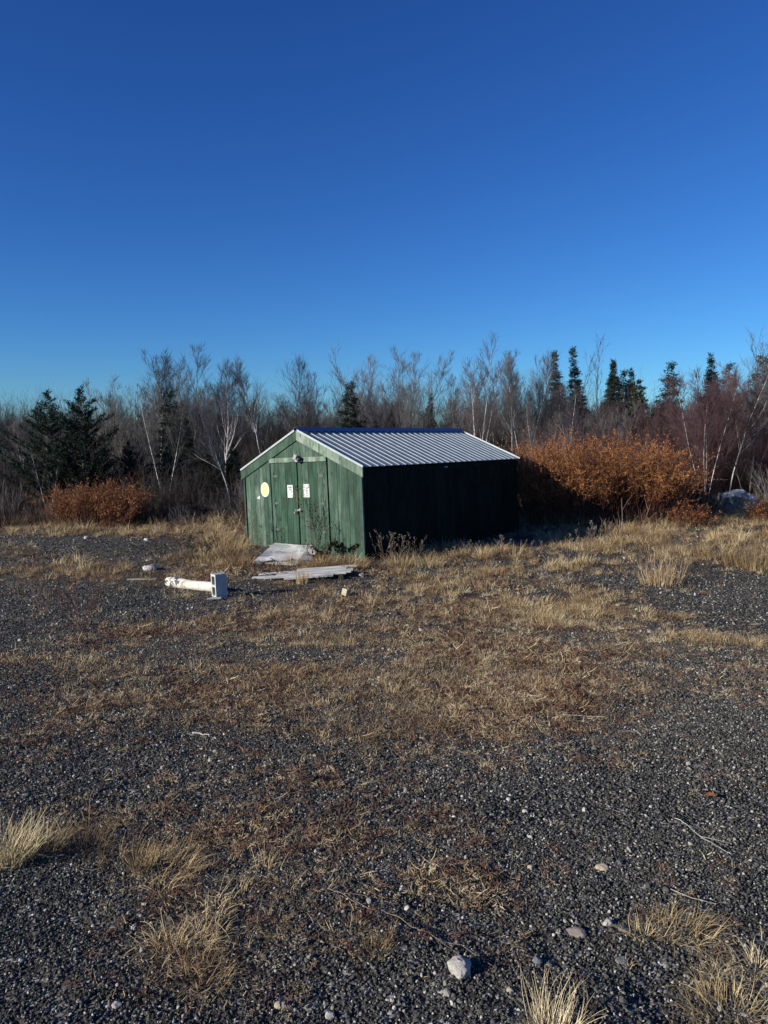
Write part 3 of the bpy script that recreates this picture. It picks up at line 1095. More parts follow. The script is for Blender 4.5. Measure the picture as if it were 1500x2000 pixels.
# ------------------------------------------------------------------ things lying about
# ramp board at the door
pts = [shed_pt(-.86, -.045, .19), shed_pt(.20, -.045, .17), at(612, 1094, .02) + Vector((0, 0, .03)), at(578, 1104, .02) + Vector((0, 0, .03)), at(492, 1099, .02) + Vector((0, 0, .03))]
org = sum(pts, Vector()) / 5
mb = MB()
top = [np.array(p - org) for p in pts]
bot = [p - np.array([0, 0, .02]) for p in top]
kk = 5
mb.add(top + bot, [(4, 3, 2, 1, 0), (5, 6, 7, 8, 9)] + [(i, (i + 1) % kk, kk + (i + 1) % kk, kk + i) for i in range(kk)])
o = mb.build('plywood_ramp', M['white_ply']); o.location = org
ramp_o = o
mb = MB()
cen = [np.array(p) for p in top]
for (ia, ib, f0, f1, w0) in ((4, 2, .02, .75, .22), (0, 3, .1, .9, .30), (1, 2, .05, .8, .18)):
    pa, pb = cen[ia], cen[ib]
    dd_ = unit(pb - pa); sd_ = unit(np.cross(dd_, [0, 0, 1])); LL = np.linalg.norm(pb - pa)
    k_ = 7; lo_, hi_ = [], []
    for q_i in range(k_):
        t_ = f0 + (f1 - f0) * q_i / (k_ - 1)
        c_ = pa + dd_ * LL * t_ + np.array([0, 0, .014 + .022 * math.sin(q_i * 2.1 + ia)])
        c_ = c_ + (0 - c_) * np.array([.12, .12, 0])
        ww_ = w0 * (.6 + .5 * random.random())
        lo_.append(c_ - sd_ * ww_); hi_.append(c_ + sd_ * ww_ + np.array([0, 0, .012]))
    vs_ = lo_ + hi_
    n_ = len(vs_)
    mb.add(vs_ + [v_ - np.array([0, 0, .006]) for v_ in vs_], [(i, i + 1, k_ + i + 1, k_ + i) for i in range(k_ - 1)] + [(n_ + i, n_ + k_ + i, n_ + k_ + i + 1, n_ + i + 1) for i in range(k_ - 1)])
tl_ = mb.build('peeled_layer', M['white_ply'], ramp_o); tl_['kind'] = 'stuff'
tag(o, 'peeling white board sloping from the ground up to the shed doors', 'ramp')

# the flat deck of weathered planks in front
A = at(505, 1128); B = at(690, 1124)
deck = empty('plank_deck', (A + B) / 2, math.atan2(B.y - A.y, B.x - A.x))
deck.location.z = max(A.z, B.z)
deck.rotation_euler = (-.0, -.045, deck.rotation_euler[2])
tag(deck, 'low deck of weathered white planks lying in the grass before the ramp', 'wooden deck')
hl = (B - A).length / 2
for i in range(6):
    ya = -.42 + i * .155
    mb = MB()
    sk = random.uniform(-.035, .035)
    x_l = -hl + (.45, .10, -.12, .32, .0, .7)[i]; x_r = hl - (.40, .16, .05, .0, .12, -.12)[i]
    z_ = .055 + random.uniform(-.008, .01)
    mb.prism([(x_l, ya + sk), (x_r, ya - sk), (x_r + .02, ya + .14 - sk), (x_l + .015, ya + .138 + sk)], z_ - .022, z_ + random.uniform(-.001, .003), axis='z')
    mb.build('plank', M['white_wood'], deck)
mb = MB()
for xx in (-hl * .7, 0, hl * .7):
    mb.box((xx - .04, -.40, -.03), (xx + .04, .48, .024))
mb.build('bearer', M['inside'], deck)

# short plank poking out behind the log
P0 = at(258, 1136)
o = MB(); o.box((-.22, -.03, 0), (.30, .04, .02)); o = o.build('lath', M['wood_tan']); o.location = P0 + Vector((.1, .1, .01)); o.rotation_euler = (0, 0, .12)
tag(o, 'thin flat lath on the gravel behind the left end of the white log', 'lath')

# white log
A = at(328, 1147, .0); B = at(428, 1158)
A.z += .085; B.z += .085
log = MB()
d = B - A
Lg = d.length
prof = []
for i in range(17):
    t = i / 16
    rr = .088 * (1 - .10 * t) * (1 + .05 * math.sin(t * 9)) * (1 if 0 < i < 16 else .82)
    prof.append((np.array([t * Lg - Lg / 2, .006 * math.sin(t * 5), .006 * math.cos(t * 7)]), rr))
log.tube([p for p, _ in prof], [r for _, r in prof], 16, cap=True)
r_ = np.random.default_rng(4)
vv_ = log.v[0]
vv_ += r_.normal(0, .0022, vv_.shape)
o = log.build('log', M['log'], smooth=True)
o.location = (A + B) / 2
o.rotation_euler = (0, 0, math.atan2(d.y, d.x))
tag(o, 'short white log with black bark patches lying behind the cinder block', 'log')

# cinder block standing on end
blk = MB()
w, dp, hh = .19, .19, .39
t = .030
blk.box((-w / 2, -dp / 2, 0), (-w / 2 + t, dp / 2, hh)); blk.box((w / 2 - t, -dp / 2, 0), (w / 2, dp / 2, hh))
for za, zb in ((0.012, .038), (.180, .210), (.352, .378)):
    blk.box((-w / 2 + t, -dp / 2, za), (w / 2 - t, dp / 2, zb))
for sx in (-1, 1):
    for sz in (.038, .180, .210, .352):
        s_ = 1 if sz in (.038, .210) else -1
        x_ = sx * (w / 2 - t)
        pol = [(x_, sz), (x_ - sx * .014, sz), (x_, sz + s_ * .014)]
        blk.prism(pol if sx * s_ < 0 else pol[::-1], -dp / 2, dp / 2)
blk.box((-.030, -dp / 2 + .004, hh - .0119), (.030, dp / 2 - .004, hh - .002))
o = blk.build('cinder_block', M['concrete'])
base = at(428, 1167)
th = math.radians(56)
o.location = base + Vector((.0, .05, -.012))
o.rotation_euler = (math.radians(1.5), math.radians(-1.5), -th)
tag(o, 'grey hollow concrete block standing on end beside the white log', 'concrete block')
o = MB(); o.prism([(-.12, -.035), (.10, -.03), (.11, .03), (-.03, .04)], 0, .02, axis='z'); o = o.build('concrete_chip', M['concrete'])
o.location = at(419, 1171) + Vector((0, 0, .008)); o.rotation_euler = (0, 0, .2)
tag(o, 'flat pale concrete chip at the foot of the cinder block', 'concrete piece')


def rock(px, py, wpx, label, mat, name='stone', sq=.7, seed=0, sub=3, sx=1.0, sink=.35, rz=0.0):
    p = at(px, py)
    r = wpx / 1500.0 * (Vector((p.x, p.y, p.z - CAMZ)).length) / 2
    me = icorock(seed, sub, .22, sq)
    me.materials.append(M[mat])
    rr = np.random.default_rng(seed + 5)
    for v in me.vertices:
        v.co.x *= sx
        k = 1 + .22 * (vnoise(v.co.x * 2.3 + seed, v.co.y * 2.3 + v.co.z * 2, seed) - .5) + .10 * (vnoise(v.co.x * 6 + seed, v.co.y * 6 + v.co.z * 5, seed) - .5)
        v.co *= float(k)
    o = link(name, me)
    o.scale = (r, r, r)
    o.location = p + Vector((0, 0, r * sq * (1 - 2 * sink) * .9))
    o.rotation_euler = (0, 0, rz)
    tag(o, label, 'rock')
    return o


rock(897, 1900, 44, 'pale knobbly rock on the gravel in the foreground, the largest stone near the viewer', 'rock_white', 'rock', .85, 3, 4, sx=.95)
rock(1126, 1828, 30, 'flat speckled pinkish stone in the right foreground', 'rock_pink', 'stone', .45, 5, sx=1.1)
rock(1186, 1806, 18, 'small smooth grey stone with a pale left face, right of the flat speckled stone', 'rock_white', 'stone', .9, 7)
rock(1217, 1818, 17, 'small dark grey stone just beside the dry grass in the right foreground', 'rock_grey', 'stone', .8, 8)
rock(1176, 1697, 18, 'small cream stone alone on the gravel right of the centre', 'rock_tan', 'stone', .6, 9, sx=1.3)
rock(1037, 1698, 13, 'tiny cream stone on the gravel left of the brown grass edge', 'rock_tan', 'stone', .7, 10)
rock(1026, 1588, 12, 'small white angular stone on open gravel at mid distance', 'rock_white', 'stone', .8, 11)
rock(545, 1967, 16, 'tan stone, the left one of the touching pair at the bottom edge', 'rock_tan', 'stone', .7, 12)
rock(556, 1966, 15, 'olive grey stone, the right one of the touching pair at the bottom edge', 'rock_pink', 'stone', .7, 13)
rock(644, 1990, 18, 'white stone at the very bottom of the picture', 'rock_white', 'stone', .8, 14)
rock(997, 1938, 14, 'small tan stone near the bottom right of the big pale rock', 'rock_tan', 'stone', .7, 15)
rock(1215, 1880, 22, 'flat dark blue grey stone beside a small grass tuft', 'rock_grey', 'stone', .4, 16)
rock(1049, 1882, 18, 'dark round stone casting a long shadow right of the big pale rock', 'rock_grey', 'stone', .8, 17)
rock(293, 1112, 28, 'pale block-shaped rock in the weeds on the left', 'rock_white', 'rock', .7, 18, rz=.5)
rock(169, 1052, 9, 'small white stone at the far edge of the gravel on the left', 'rock_white', 'stone', .9, 19)
rock(287, 1056, 12, 'low pale stone at the far edge of the gravel, right of the small white one', 'rock_white', 'stone', .6, 20)
rock(398, 1106, 14, 'flat white stone in brown weeds left of the plank deck', 'rock_white', 'stone', .5, 21, sx=1.3)
rock(707, 1126, 14, 'grey stone against the right end of the plank deck', 'rock_grey', 'stone', .8, 22)
rock(1012, 1160, 8, 'small pale stone in the straw grass right of the shed front', 'rock_white', 'stone', .8, 23)
rock(420, 1470, 8, 'small white stone in the gravel below the white stick', 'rock_white', 'stone', .9, 24)
rock(292, 1540, 9, 'tiny cream stone above the golden grass on the left', 'rock_tan', 'stone', .9, 25)
rock(925, 1270, 16, 'flat pale stone amid the mixed gravel in the middle', 'rock_tan', 'stone', .4, 26)
rock(1206, 1183, 13, 'flat cream stone in the right-hand straw patch', 'rock_tan', 'stone', .4, 27)
rock(262, 1812, 13, 'pale stone on the dark gravel left of the grass strip', 'rock_white', 'stone', .8, 28)
rock(228, 1966, 16, 'flat grey-white stone at bottom left', 'rock_white', 'stone', .5, 29)
bp = at(1436, 996)
o = rock(1436, 997, 74, 'large grey lichen-covered boulder at the edge of the bushes on the right', 'boulder', 'boulder', .62, 31, 4, sink=.14)
o.rotation_euler = (0, .22, .3)
o['category'] = 'boulder'
# wood chunk
o = MB(); o.prism([(-.045, -.055), (.045, -.055), (.05, .045), (-.03, .05)], -.07, .07, axis='y'); o = o.build('wood_block', M['wood_tan'])
o.location = at(676, 1163) + Vector((0, 0, .055)); o.rotation_euler = (0, .15, .6)
tag(o, 'small sawn block of pale wood on gravel right of the deck', 'wood block')
o = MB(); o.box((-.05, -.04, 0), (.05, .04, .14)); o = o.build('stump', M['leaf_brown'])
p = at_dist(1497, 1003, 19.0); o.location = (p.x, 19.0, float(H(p.x, 19.0)))
o.scale = (1, 1, 1)
tag(o, 'short orange-brown stub at the right edge below the boulder', 'wooden stub')


def stick(pxs, r, label, mat, name='stick', fork=None, lift=.01):
    a = [at(x, y) for x, y in pxs]
    org = a[0]
    mb = MB()
    pts = []
    for i in range(len(a) - 1):
        for k in range(4):
            p = a[i].lerp(a[i + 1], k / 4)
            pts.append(p)
    pts.append(a[-1])
    pts = [np.array(p - org) + np.array([0, 0, lift + r]) + rng.normal(0, r * .5, 3) for p in pts]
    mb.tube(pts, (r, r * .5), 5, cap=True)
    if fork:
        b = np.array(at(*fork) - org) + np.array([0, 0, lift + r * 2])
        mb.tube([pts[len(pts) // 2], (pts[len(pts) // 2] + b) / 2 + rng.normal(0, r, 3), b], (r * .6, r * .3), 4, cap=True)
    o = mb.build(name, M[mat]); o.location = org
    tag(o, label, 'stick')


stick([(376, 1436), (392, 1438), (410, 1443)], .0065, 'bleached white stick lying on the mixed gravel, mid left', 'stick_white')
stick([(1318, 1603), (1340, 1616), (1366, 1640), (1388, 1652), (1430, 1676)], .0020, 'long pale forked twig on the gravel at the right', 'stick_white', 'twig', (1424, 1655))
stick([(752, 1790), (780, 1800), (805, 1818), (835, 1830), (870, 1850), (900, 1856), (960, 1895)], .0016, 'thin reddish dry runner stem across the foreground gravel', 'stick_brown', 'twig', (905, 1880))
stick([(70, 1672), (95, 1680), (125, 1677)], .003, 'thin curved dry stem on dark gravel below the golden grass', 'stick_white', 'twig')
stick([(640, 1742), (668, 1752), (700, 1775)], .0022, 'fine grey twig in the red-brown plants near the centre', 'stick_brown', 'twig', (715, 1757))
stick([(1310, 1745), (1350, 1760), (1398, 1775)], .0015, 'fine pale twig beyond the right foreground grass', 'stick_white', 'twig')
stick([(668, 1187), (680, 1186), (694, 1188)], .006, 'short bleached stick on the gravel below the sawn wood block', 'stick_white')
stick([(1085, 1400), (1180, 1405)], .004, 'thin pale twig on gravel, right of the middle', 'stick_white', 'twig')
# fallen leaf
mb = MB()
mb.leaf((0, 0, .004), np.array([1, 0, .1]), np.array([0, 1, 0.2]), .065, .03); mb.leaf((.02, .005, .003), unit([.5, .8, .2]), unit([-.8, .5, 0]), .03, .022)
o = mb.build('leaf', M['leaf_brown']); o.location = at(1372, 1560) + Vector((0, 0, .012)); o.rotation_euler = (0, 0, -.3)
tag(o, 'curled rust-brown leaf lying on the gravel at the right', 'leaf')


# ------------------------------------------------------------------ plants as things
def clump(px, py, hpx, wpx, label, mat='straw', nb=120, lean=.5, curve=.4, dirx=0.0, width=.0017, seed=0, group=None):
    p = at(px, py)
    D = Vector((p.x, p.y, p.z - CAMZ)).length
    h = hpx / 1500.0 * D * (.95 if D > 7 else .72); lean = lean * (1 if D > 7 else 1.35); rad = wpx / 1500.0 * D / 2
    r = np.random.default_rng(seed + 900)
    mb = MB()
    for _ in range(int(nb * (1.15 if D > 7 else 1.7))):
        a = r.uniform(0, 6.283); q_ = math.sqrt(r.random()) * rad * .85
        b = np.array([math.cos(a) * q_, math.sin(a) * q_, 0])
        out = unit([math.cos(a) + dirx + r.normal() * .4, math.sin(a) + r.normal() * .4, 0])
        tilt = lean * r.uniform(.2, 1.3)
        L = h * r.uniform(.25, 1.15)
        pts = [b.copy()]; pp = b.copy(); sg = 5; dz_ = r.normal() * .35
        for i in range(sg):
            out = unit(out + np.array([-out[1], out[0], 0]) * dz_ * .5)
            pp = pp + (out * math.sin(tilt) + np.array([0, 0, math.cos(tilt)])) * L / sg
            pp[2] = max(pp[2], .004)
            pts.append(pp.copy()); tilt += curve * r.uniform(.2, 1.2) * .6
        side = unit([-out[1], out[0], r.normal() * .3])
        mb.ribbon(pts, np.linspace(width, width * .25, sg + 1) * .5 * r.uniform(.7, 1.4), side)
    o = mb.build('grass_clump', M[mat]); o.location = p + Vector((0, 0, -.004))
    tag(o, label, 'grass clump', group)
    return o


clump(330, 1700, 75, 120, 'arched tuft of long pale straw grass, left of the centre foreground', 'straw', 260, .7, .6, .8, seed=1)
clump(280, 1695, 65, 50, 'upright golden tuft just left of the arched straw tuft', 'straw_gold', 120, .35, .3, seed=2)
clump(20, 1680, 100, 90, 'tall golden grass tuft at the left edge of the picture', 'straw_gold', 220, .35, .35, .4, width=.003, seed=3)
clump(85, 1665, 80, 80, 'golden grass tuft, second from the left edge', 'straw_gold', 150, .45, .35, .3, seed=4)
clump(170, 1660, 65, 100, 'brownish gold tuft in the middle of the left grass band', 'straw', 150, .5, .4, .2, seed=5)
clump(340, 1860, 90, 120, 'tangled straw tuft in the grass strip on the left foreground', 'straw', 170, .8, .6, .2, seed=6)
clump(400, 1920, 90, 100, 'loose pale tuft at the lower end of the left grass strip', 'straw', 110, .9, .6, .3, seed=7)
clump(732, 1862, 45, 60, 'small yellow tuft alone on gravel at the lower centre', 'straw_gold', 110, .4, .3, seed=8)
clump(1330, 1820, 90, 110, 'wind-laid straw tuft on gravel in the right foreground', 'straw_gold', 150, .85, .5, .9, seed=9)
clump(1255, 1830, 50, 50, 'short tuft left of the wind-laid straw tuft', 'straw', 70, .6, .4, -.3, seed=10)
clump(1430, 1985, 90, 150, 'dense gold-brown tuft in the bottom right corner', 'straw_gold', 240, .7, .6, seed=11)
clump(1480, 1900, 60, 80, 'straw tuft at the right edge above the corner tuft', 'straw', 110, .6, .5, seed=12)
clump(1080, 2030, 110, 100, 'upright spiky tuft at the bottom edge right of centre', 'straw', 150, .5, .2, .1, seed=13)
clump(1222, 1888, 24, 30, 'tiny tuft beside the flat dark stone', 'straw', 30, .6, .3, seed=14)
clump(950, 1500, 22, 40, 'small straw tuft at the edge of the open gravel', 'straw', 60, .6, .4, seed=15)
clump(1385, 1340, 22, 30, 'little straw tuft alone on gravel at the right', 'straw', 50, .5, .4, seed=16)
clump(590, 1140, 34, 26, 'pale upright tuft growing in front of the plank deck', 'straw', 120, .3, .25, width=.006, seed=17)
clump(352, 1166, 22, 60, 'flattened dry tuft in front of the white log', 'straw', 140, 1.0, .5, .2, width=.005, seed=18)
clump(1290, 1700, 14, 30, 'small brown tuft on gravel below the forked twig', 'brown_grass', 40, .6, .3, seed=19)


clump(452, 1092, 62, 60, 'tall brown grass stand left of the shed corner', 'brown_grass', 300, .4, .3, width=.006, seed=30)
clump(425, 1060, 50, 80, 'brown grass mound in front of the brush left of the shed', 'brown_grass', 300, .6, .4, width=.006, seed=31)
clump(470, 1108, 45, 60, 'brown weedy grass at the left tip of the white ramp', 'brown_grass', 220, .5, .4, width=.006, seed=32)
clump(618, 1110, 40, 70, 'brown grass between the ramp and the plank deck', 'brown_grass', 260, .5, .4, width=.005, seed=33)
clump(690, 1112, 36, 70, 'straw grass at the near corner of the shed', 'straw', 260, .5, .4, width=.005, seed=34)
clump(780, 1106, 40, 60, 'rounded golden tuft in front of the dark side wall', 'straw_gold', 260, .6, .5, width=.005, seed=35)
clump(835, 1106, 42, 70, 'larger golden tuft right of the rounded one before the dark side wall', 'straw_gold', 280, .6, .5, width=.005, seed=36)
clump(1470, 1108, 60, 110, 'bright golden grass stand at the right edge above the gravel', 'straw_gold', 400, .35, .3, width=.006, seed=37)
clump(1290, 1140, 55, 90, 'mixed orange-brown grass stand before the grey-brown shrub', 'brown_grass', 300, .4, .3, width=.006, seed=38)


def limb(r, p, d, L, n, up=0., wig=.1):
    pts = [np.array(p, float)]
    d = unit(d)
    for i in range(n):
        d = unit(d + np.array([0, 0, up / n]) + r.normal(size=3) * wig / math.sqrt(n))
        pts.append(pts[-1] + d * L / n)
    return np.array(pts), d


def along(pts, t):
    n = len(pts) - 1
    i = min(int(t * n), n - 1); f_ = t * n - i
    return pts[i] * (1 - f_) + pts[i + 1] * f_, unit(pts[i + 1] - pts[i])


def side_dir(r, d, angle):
    a = unit(np.cross(d, r.normal(size=3)))
    return unit(d * math.cos(angle) + a * math.sin(angle))


def twigs_on(r, mb, pts, k, L, ang, r0, up=.35):
    """k straight twigs sprouting along a branch, as one batch"""
    n = len(pts) - 1
    t = r.uniform(.12, 1, k) * n
    i = np.minimum(t.astype(int), n - 1); f_ = (t - i)[:, None]
    p = pts[i] * (1 - f_) + pts[i + 1] * f_
    ax = pts[i + 1] - pts[i]; ax /= np.linalg.norm(ax, axis=1)[:, None]
    a = np.cross(ax, r.normal(size=(k, 3))); a /= np.linalg.norm(a, axis=1)[:, None]
    th = r.uniform(ang[0], ang[1], k)[:, None]
    d = ax * np.cos(th) + a * np.sin(th)
    d[:, 2] += up * .5
    d /= np.linalg.norm(d, axis=1)[:, None]
    q_ = p + d * (L * r.uniform(.5, 1.25, k))[:, None]
    mb.sticks(p, q_, r0, r0 * .5)


def weed(seed, h, nst, leafy=None, leafmat='dark_leaf', seedy=False, spread=.12, twiggy=5, leafs=(.015, .035), leaf_lo=.35, r0=.004, open_=.25):
    """one weed as two meshes: stems, and leaves or seed heads"""
    r = np.random.default_rng(seed)
    st, lf = MB(), MB()
    for _ in range(nst):
        a = r.uniform(0, 6.283)
        b = np.array([math.cos(a), math.sin(a), 0]) * spread * r.random()
        d = unit([math.cos(a) * open_ + r.normal() * .12, math.sin(a) * open_ + r.normal() * .12, 1])
        L = h * r.uniform(.6, 1.05)
        pts, dd = limb(r, b, d, L, 6, .1, .22)
        st.tube(pts, (r0, r0 * .4), 3)
        for k in range(twiggy):
            t = r.uniform(.3, .97)
            p, ax = along(pts, t)
            tp, td = limb(r, p, side_dir(r, ax, r.uniform(.4, .9)), L * .3 * (1.1 - t * .6), 3, .4, .2)
            st.tube(tp, (r0 * .5, r0 * .25), 3)
            if seedy:
                for _k in range(9):
                    c, _ = along(tp, r.uniform(.45, 1))
                    u = unit(r.normal(size=3)); w = unit(np.cross(u, r.normal(size=3)))
                    lf.leaf(c + r.normal(size=3) * .008, u, w, r.uniform(.010, .024), .010)
            if leafy:
                for _k in range(leafy):
                    t2 = r.uniform(.2, 1)
                    c, ax2 = along(tp, t2)
                    u = unit(ax2 + r.normal(size=3) * .8); w = unit(np.cross(u, r.normal(size=3)))
                    Ls = r.uniform(*leafs)
                    lf.leaf(c, u, w, Ls, Ls * .6)
    return st, lf


def put_weed(name, px, py, hpx, label, cat, seed, lift=0.0, **kw):
    p = at(px, py) if lift == 0 else at_dist(px, py, lift)
    if lift: p.z = float(H(p.x, p.y))
    h = hpx / 1500.0 * p.y
    stem_mat = kw.pop('stem_mat', 'weed_stem'); leafmat = kw.get('leafmat', 'dark_leaf')
    grp = kw.pop('group', None)
    st, lf = weed(seed, h, **kw)
    e = empty(name, p)
    tag(e, label, cat, grp)
    st.build('stem', M[stem_mat], e)
    if lf.n:
        part = 'seed_head' if kw.get('seedy') else 'foliage'
        o = lf.build(part, M['seed' if kw.get('seedy') else leafmat], e)
        o['kind'] = 'stuff'
    return e


put_weed('leafy_sapling', 618, 1086, 138, 'thin sapling with dark leaves growing up before the right shed door', 'sapling', 1, nst=4, leafy=6, spread=.06, twiggy=16, r0=.006, open_=.06, leafs=(.022, .045))
put_weed('leafy_weed', 646, 1090, 85, 'sparse leafy weed beside the gap right of the doors', 'weed', 2, nst=3, leafy=5, spread=.1, twiggy=9, open_=.15)
put_weed('leafy_weed', 672, 1092, 44, 'dark green leafy plant at the foot of the front wall by the corner', 'weed', 3, nst=9, leafy=12, spread=.25, twiggy=7, leafs=(.03, .06), open_=.4)
put_weed('leafy_weed', 612, 1096, 48, 'brown leafy weed at the right edge of the white ramp', 'weed', 4, nst=12, leafy=8, spread=.25, twiggy=6, open_=.4)
put_weed('dry_weed', 520, 1078, 60, 'brown twiggy weed in front of the left door', 'weed', 5, nst=7, leafy=2, spread=.3, twiggy=7, open_=.3)
put_weed('dry_weed', 498, 1080, 110, 'tall thin dry weed by the left corner of the shed', 'weed', 6, nst=5, leafy=2, spread=.2, twiggy=9, open_=.2)
put_weed('twiggy_shrub', 372, 1092, 56, 'small dark twiggy shrub left of the shed', 'shrub', 7, nst=20, leafy=4, spread=.5, twiggy=12, open_=.7, stem_mat='twig_brown')
put_weed('bare_weed', 158, 1222, 125, 'reddish bare weed with a dark forked base on the left gravel', 'weed', 8, nst=8, leafy=2, leafmat='litter', spread=.12, twiggy=14, open_=.42, stem_mat='rust_stem', leafs=(.008, .016))
put_weed('bare_weed', 88, 1192, 95, 'bare grey weed left of the reddish weed', 'weed', 9, nst=6, spread=.2, twiggy=12, open_=.45, stem_mat='weed_stem')
put_weed('bare_weed', 40, 1160, 70, 'low bare weed near the left edge of the picture', 'weed', 10, nst=8, spread=.4, twiggy=10, open_=.4)
put_weed('bare_weed', 215, 1160, 70, 'brown bare weed between the reddish weed and the pale rock', 'weed', 11, nst=10, leafy=1, leafmat='litter', spread=.3, twiggy=10, open_=.35, stem_mat='rust_stem', leafs=(.008, .016))
put_weed('dry_weed', 1062, 1150, 55, 'brown seedy weed standing alone in the grass right of the shed', 'weed', 12, nst=3, seedy=True, spread=.08, twiggy=10, open_=.1)
put_weed('dry_weed', 1088, 1152, 40, 'shorter seedy weed right of the lone brown one', 'weed', 13, nst=3, seedy=True, spread=.08, twiggy=8, open_=.15)
put_weed('twiggy_shrub', 1345, 1120, 75, 'low grey-brown twiggy shrub in the right-hand straw', 'shrub', 14, nst=26, spread=.7, twiggy=12, open_=.8)
put_weed('twiggy_shrub', 1420, 1105, 60, 'pale twiggy shrub right of the grey-brown one', 'shrub', 15, nst=22, spread=.6, twiggy=10, open_=.8)
put_weed('twiggy_shrub', 1300, 1075, 60, 'brown twiggy shrub by the dark foot of the russet bush', 'shrub', 16, nst=20, spread=.5, twiggy=10, open_=.6)
put_weed('twiggy_shrub', 1385, 1010, 50, 'small grey twiggy bush left of the boulder', 'shrub', 17, nst=22, spread=.4, twiggy=12, open_=.6)

# tall bare stems before the dark foot of the big bush
for i, (px, py, h, lb_) in enumerate(((1212, 1082, 110, 'tall pale bare stem with a fork before the dark foot of the russet bush'), (1238, 1075, 95, 'leaning pale stem right of the forked one'), (1182, 1078, 60, 'short thin dry stem left of the forked pale stem'))):
    st = MB(); r = np.random.default_rng(70 + i)
    p = at(px, py)
    h_ = h / 1500 * p.y
    pts, _ = limb(r, (0, 0, 0), (.05 + .3 * (i == 1), .0, 1), h_, 8, 0, .1)
    st.tube(pts, (.011, .004), 5)
    for k in range(5):
        q0, ax = along(pts, r.uniform(.25, .9)); tp, _ = limb(r, q0, side_dir(r, ax, .6), h_ * .35, 3, .3, .1); st.tube(tp, (.005, .002), 3)
    o = st.build('bare_sapling', M['stick_brown']); o.location = p
    tag(o, lb_, 'sapling')

# dried seed-head weeds along the dark side wall: one master per size, then copies
spots = [(742, 1090, 58), (758, 1092, 70), (775, 1090, 75), (797, 1094, 62), (813, 1088, 50), (848, 1096, 30), (885, 1097, 48), (905, 1093, 40), (918, 1092, 45), (930, 1090, 40), (980, 1085, 60), (960, 1092, 34),
         (1003, 1086, 32), (1030, 1080, 32), (1110, 1082, 60), (1130, 1078, 55), (1150, 1080, 75), (1170, 1074, 70), (870, 1092, 30), (1060, 1083, 35)]
ms_ = []
for k in range(4):
    st, lf = weed(300 + k, 1.0, 3, seedy=True, spread=.10, twiggy=9, open_=.22, r0=.0055)
    e = empty('seedhead_weed')
    st.build('stem', M['weed_stem'], e)
    lf.build('seed_head', M['seed'], e)['kind'] = 'stuff'
    ms_.append(e)
used = set()
for i, (px, py, hp) in enumerate(spots):
    k = i % 4
    e = ms_[k] if k not in used else copy_tree(ms_[k])
    used.add(k)
    p = at(px, py + 4)
    e.location = p
    sc_ = hp / 1500 * p.y
    e.scale = (sc_, sc_, sc_)
    e.rotation_euler = (0, 0, random.uniform(0, 6.28))
    if px < 1000:
        tag(e, 'dried weed with pale seed heads standing before the dark side wall of the shed', 'weed', 'seed-head weeds along the shed side wall')
    else:
        tag(e, 'dried weed with pale seed heads before the dark foot of the russet bush', 'weed', 'seed-head weeds before the russet bush')


# ------------------------------------------------------------------ russet bushes
def russet_bush(px0, px1, py_top, py_base, Y, label, seed, nst, hide=0.0, leaves=26, lo=.45):
    r = np.random.default_rng(seed)
    cx = at_dist((px0 + px1) / 2, py_base, Y).x
    wid = (px1 - px0) / 1500.0 * Y
    base = float(H(cx, Y))
    topz_ = at_dist((px0 + px1) / 2, py_top, Y).z
    hgt = topz_ - base
    e = empty('russet_bush', (cx, Y, base))
    tag(e, label, 'bush')
    st, lf = MB(), MB()
    for _ in range(nst):
        bx = r.uniform(-.40, .40) * wid; by = r.uniform(-.5, .5) * min(wid * .5, 2.2)
        edge = abs(bx) / (wid * .4)
        vig = r.uniform(.35, 1.35)
        L = hgt * r.uniform(.60, 1.06) * (1 - .14 * edge ** 4)
        d = unit([bx / wid * 1.1 + r.normal() * .16, by * .16 + r.normal() * .16, 1])
        b0 = np.array([bx * .9, by, float(H(cx + bx, Y + by)) - base])
        pts, dd = limb(r, b0, d, L, 6, -.15, .16)
        st.tube(pts, (.009, .004), 3)
        for k in range(9):
            t = r.uniform(lo * .9, 1.0)
            p, ax = along(pts, t)
            tp, td = limb(r, p, side_dir(r, ax, r.uniform(.5, 1.1)), L * .26 * r.uniform(.6, 1.2), 3, .15, .25)
            st.tube(tp, (.004, .002), 3)
            for _k in range(int(leaves * vig / 2.6)):
                c, ax2 = along(tp, r.uniform(.1, 1))
                if c[2] < hgt * (lo - .12 + .32 * r.random()): continue
                u = unit(ax2 * .6 + r.normal(size=3)); w = unit(np.cross(u, r.normal(size=3)))
                Ls = r.uniform(.018, .045)
                lf.leaf(c + r.normal(size=3) * .012, u, w, Ls, Ls * .55)
    st.build('stem', M['rust_stem'], e)
    lf.build('foliage', M['russet'], e)['kind'] = 'stuff'
    return e


russet_bush(975, 1335, 862, 1040, 21.9, 'big bush with bright russet dead leaves right behind the shed', 11, 460, leaves=74, lo=.36)
russet_bush(98, 285, 945, 1032, 21.2, 'low russet bush at the left edge of the woods below the pines', 12, 230, leaves=30, lo=.25)
russet_bush(1455, 1540, 975, 1012, 21.5, 'small russet bush at the right edge beside the boulder', 13, 40, leaves=15, lo=.2)
russet_bush(1310, 1385, 985, 1035, 20.6, 'low dark russet shrub between the big bush and the boulder', 14, 50, leaves=12, lo=.2)


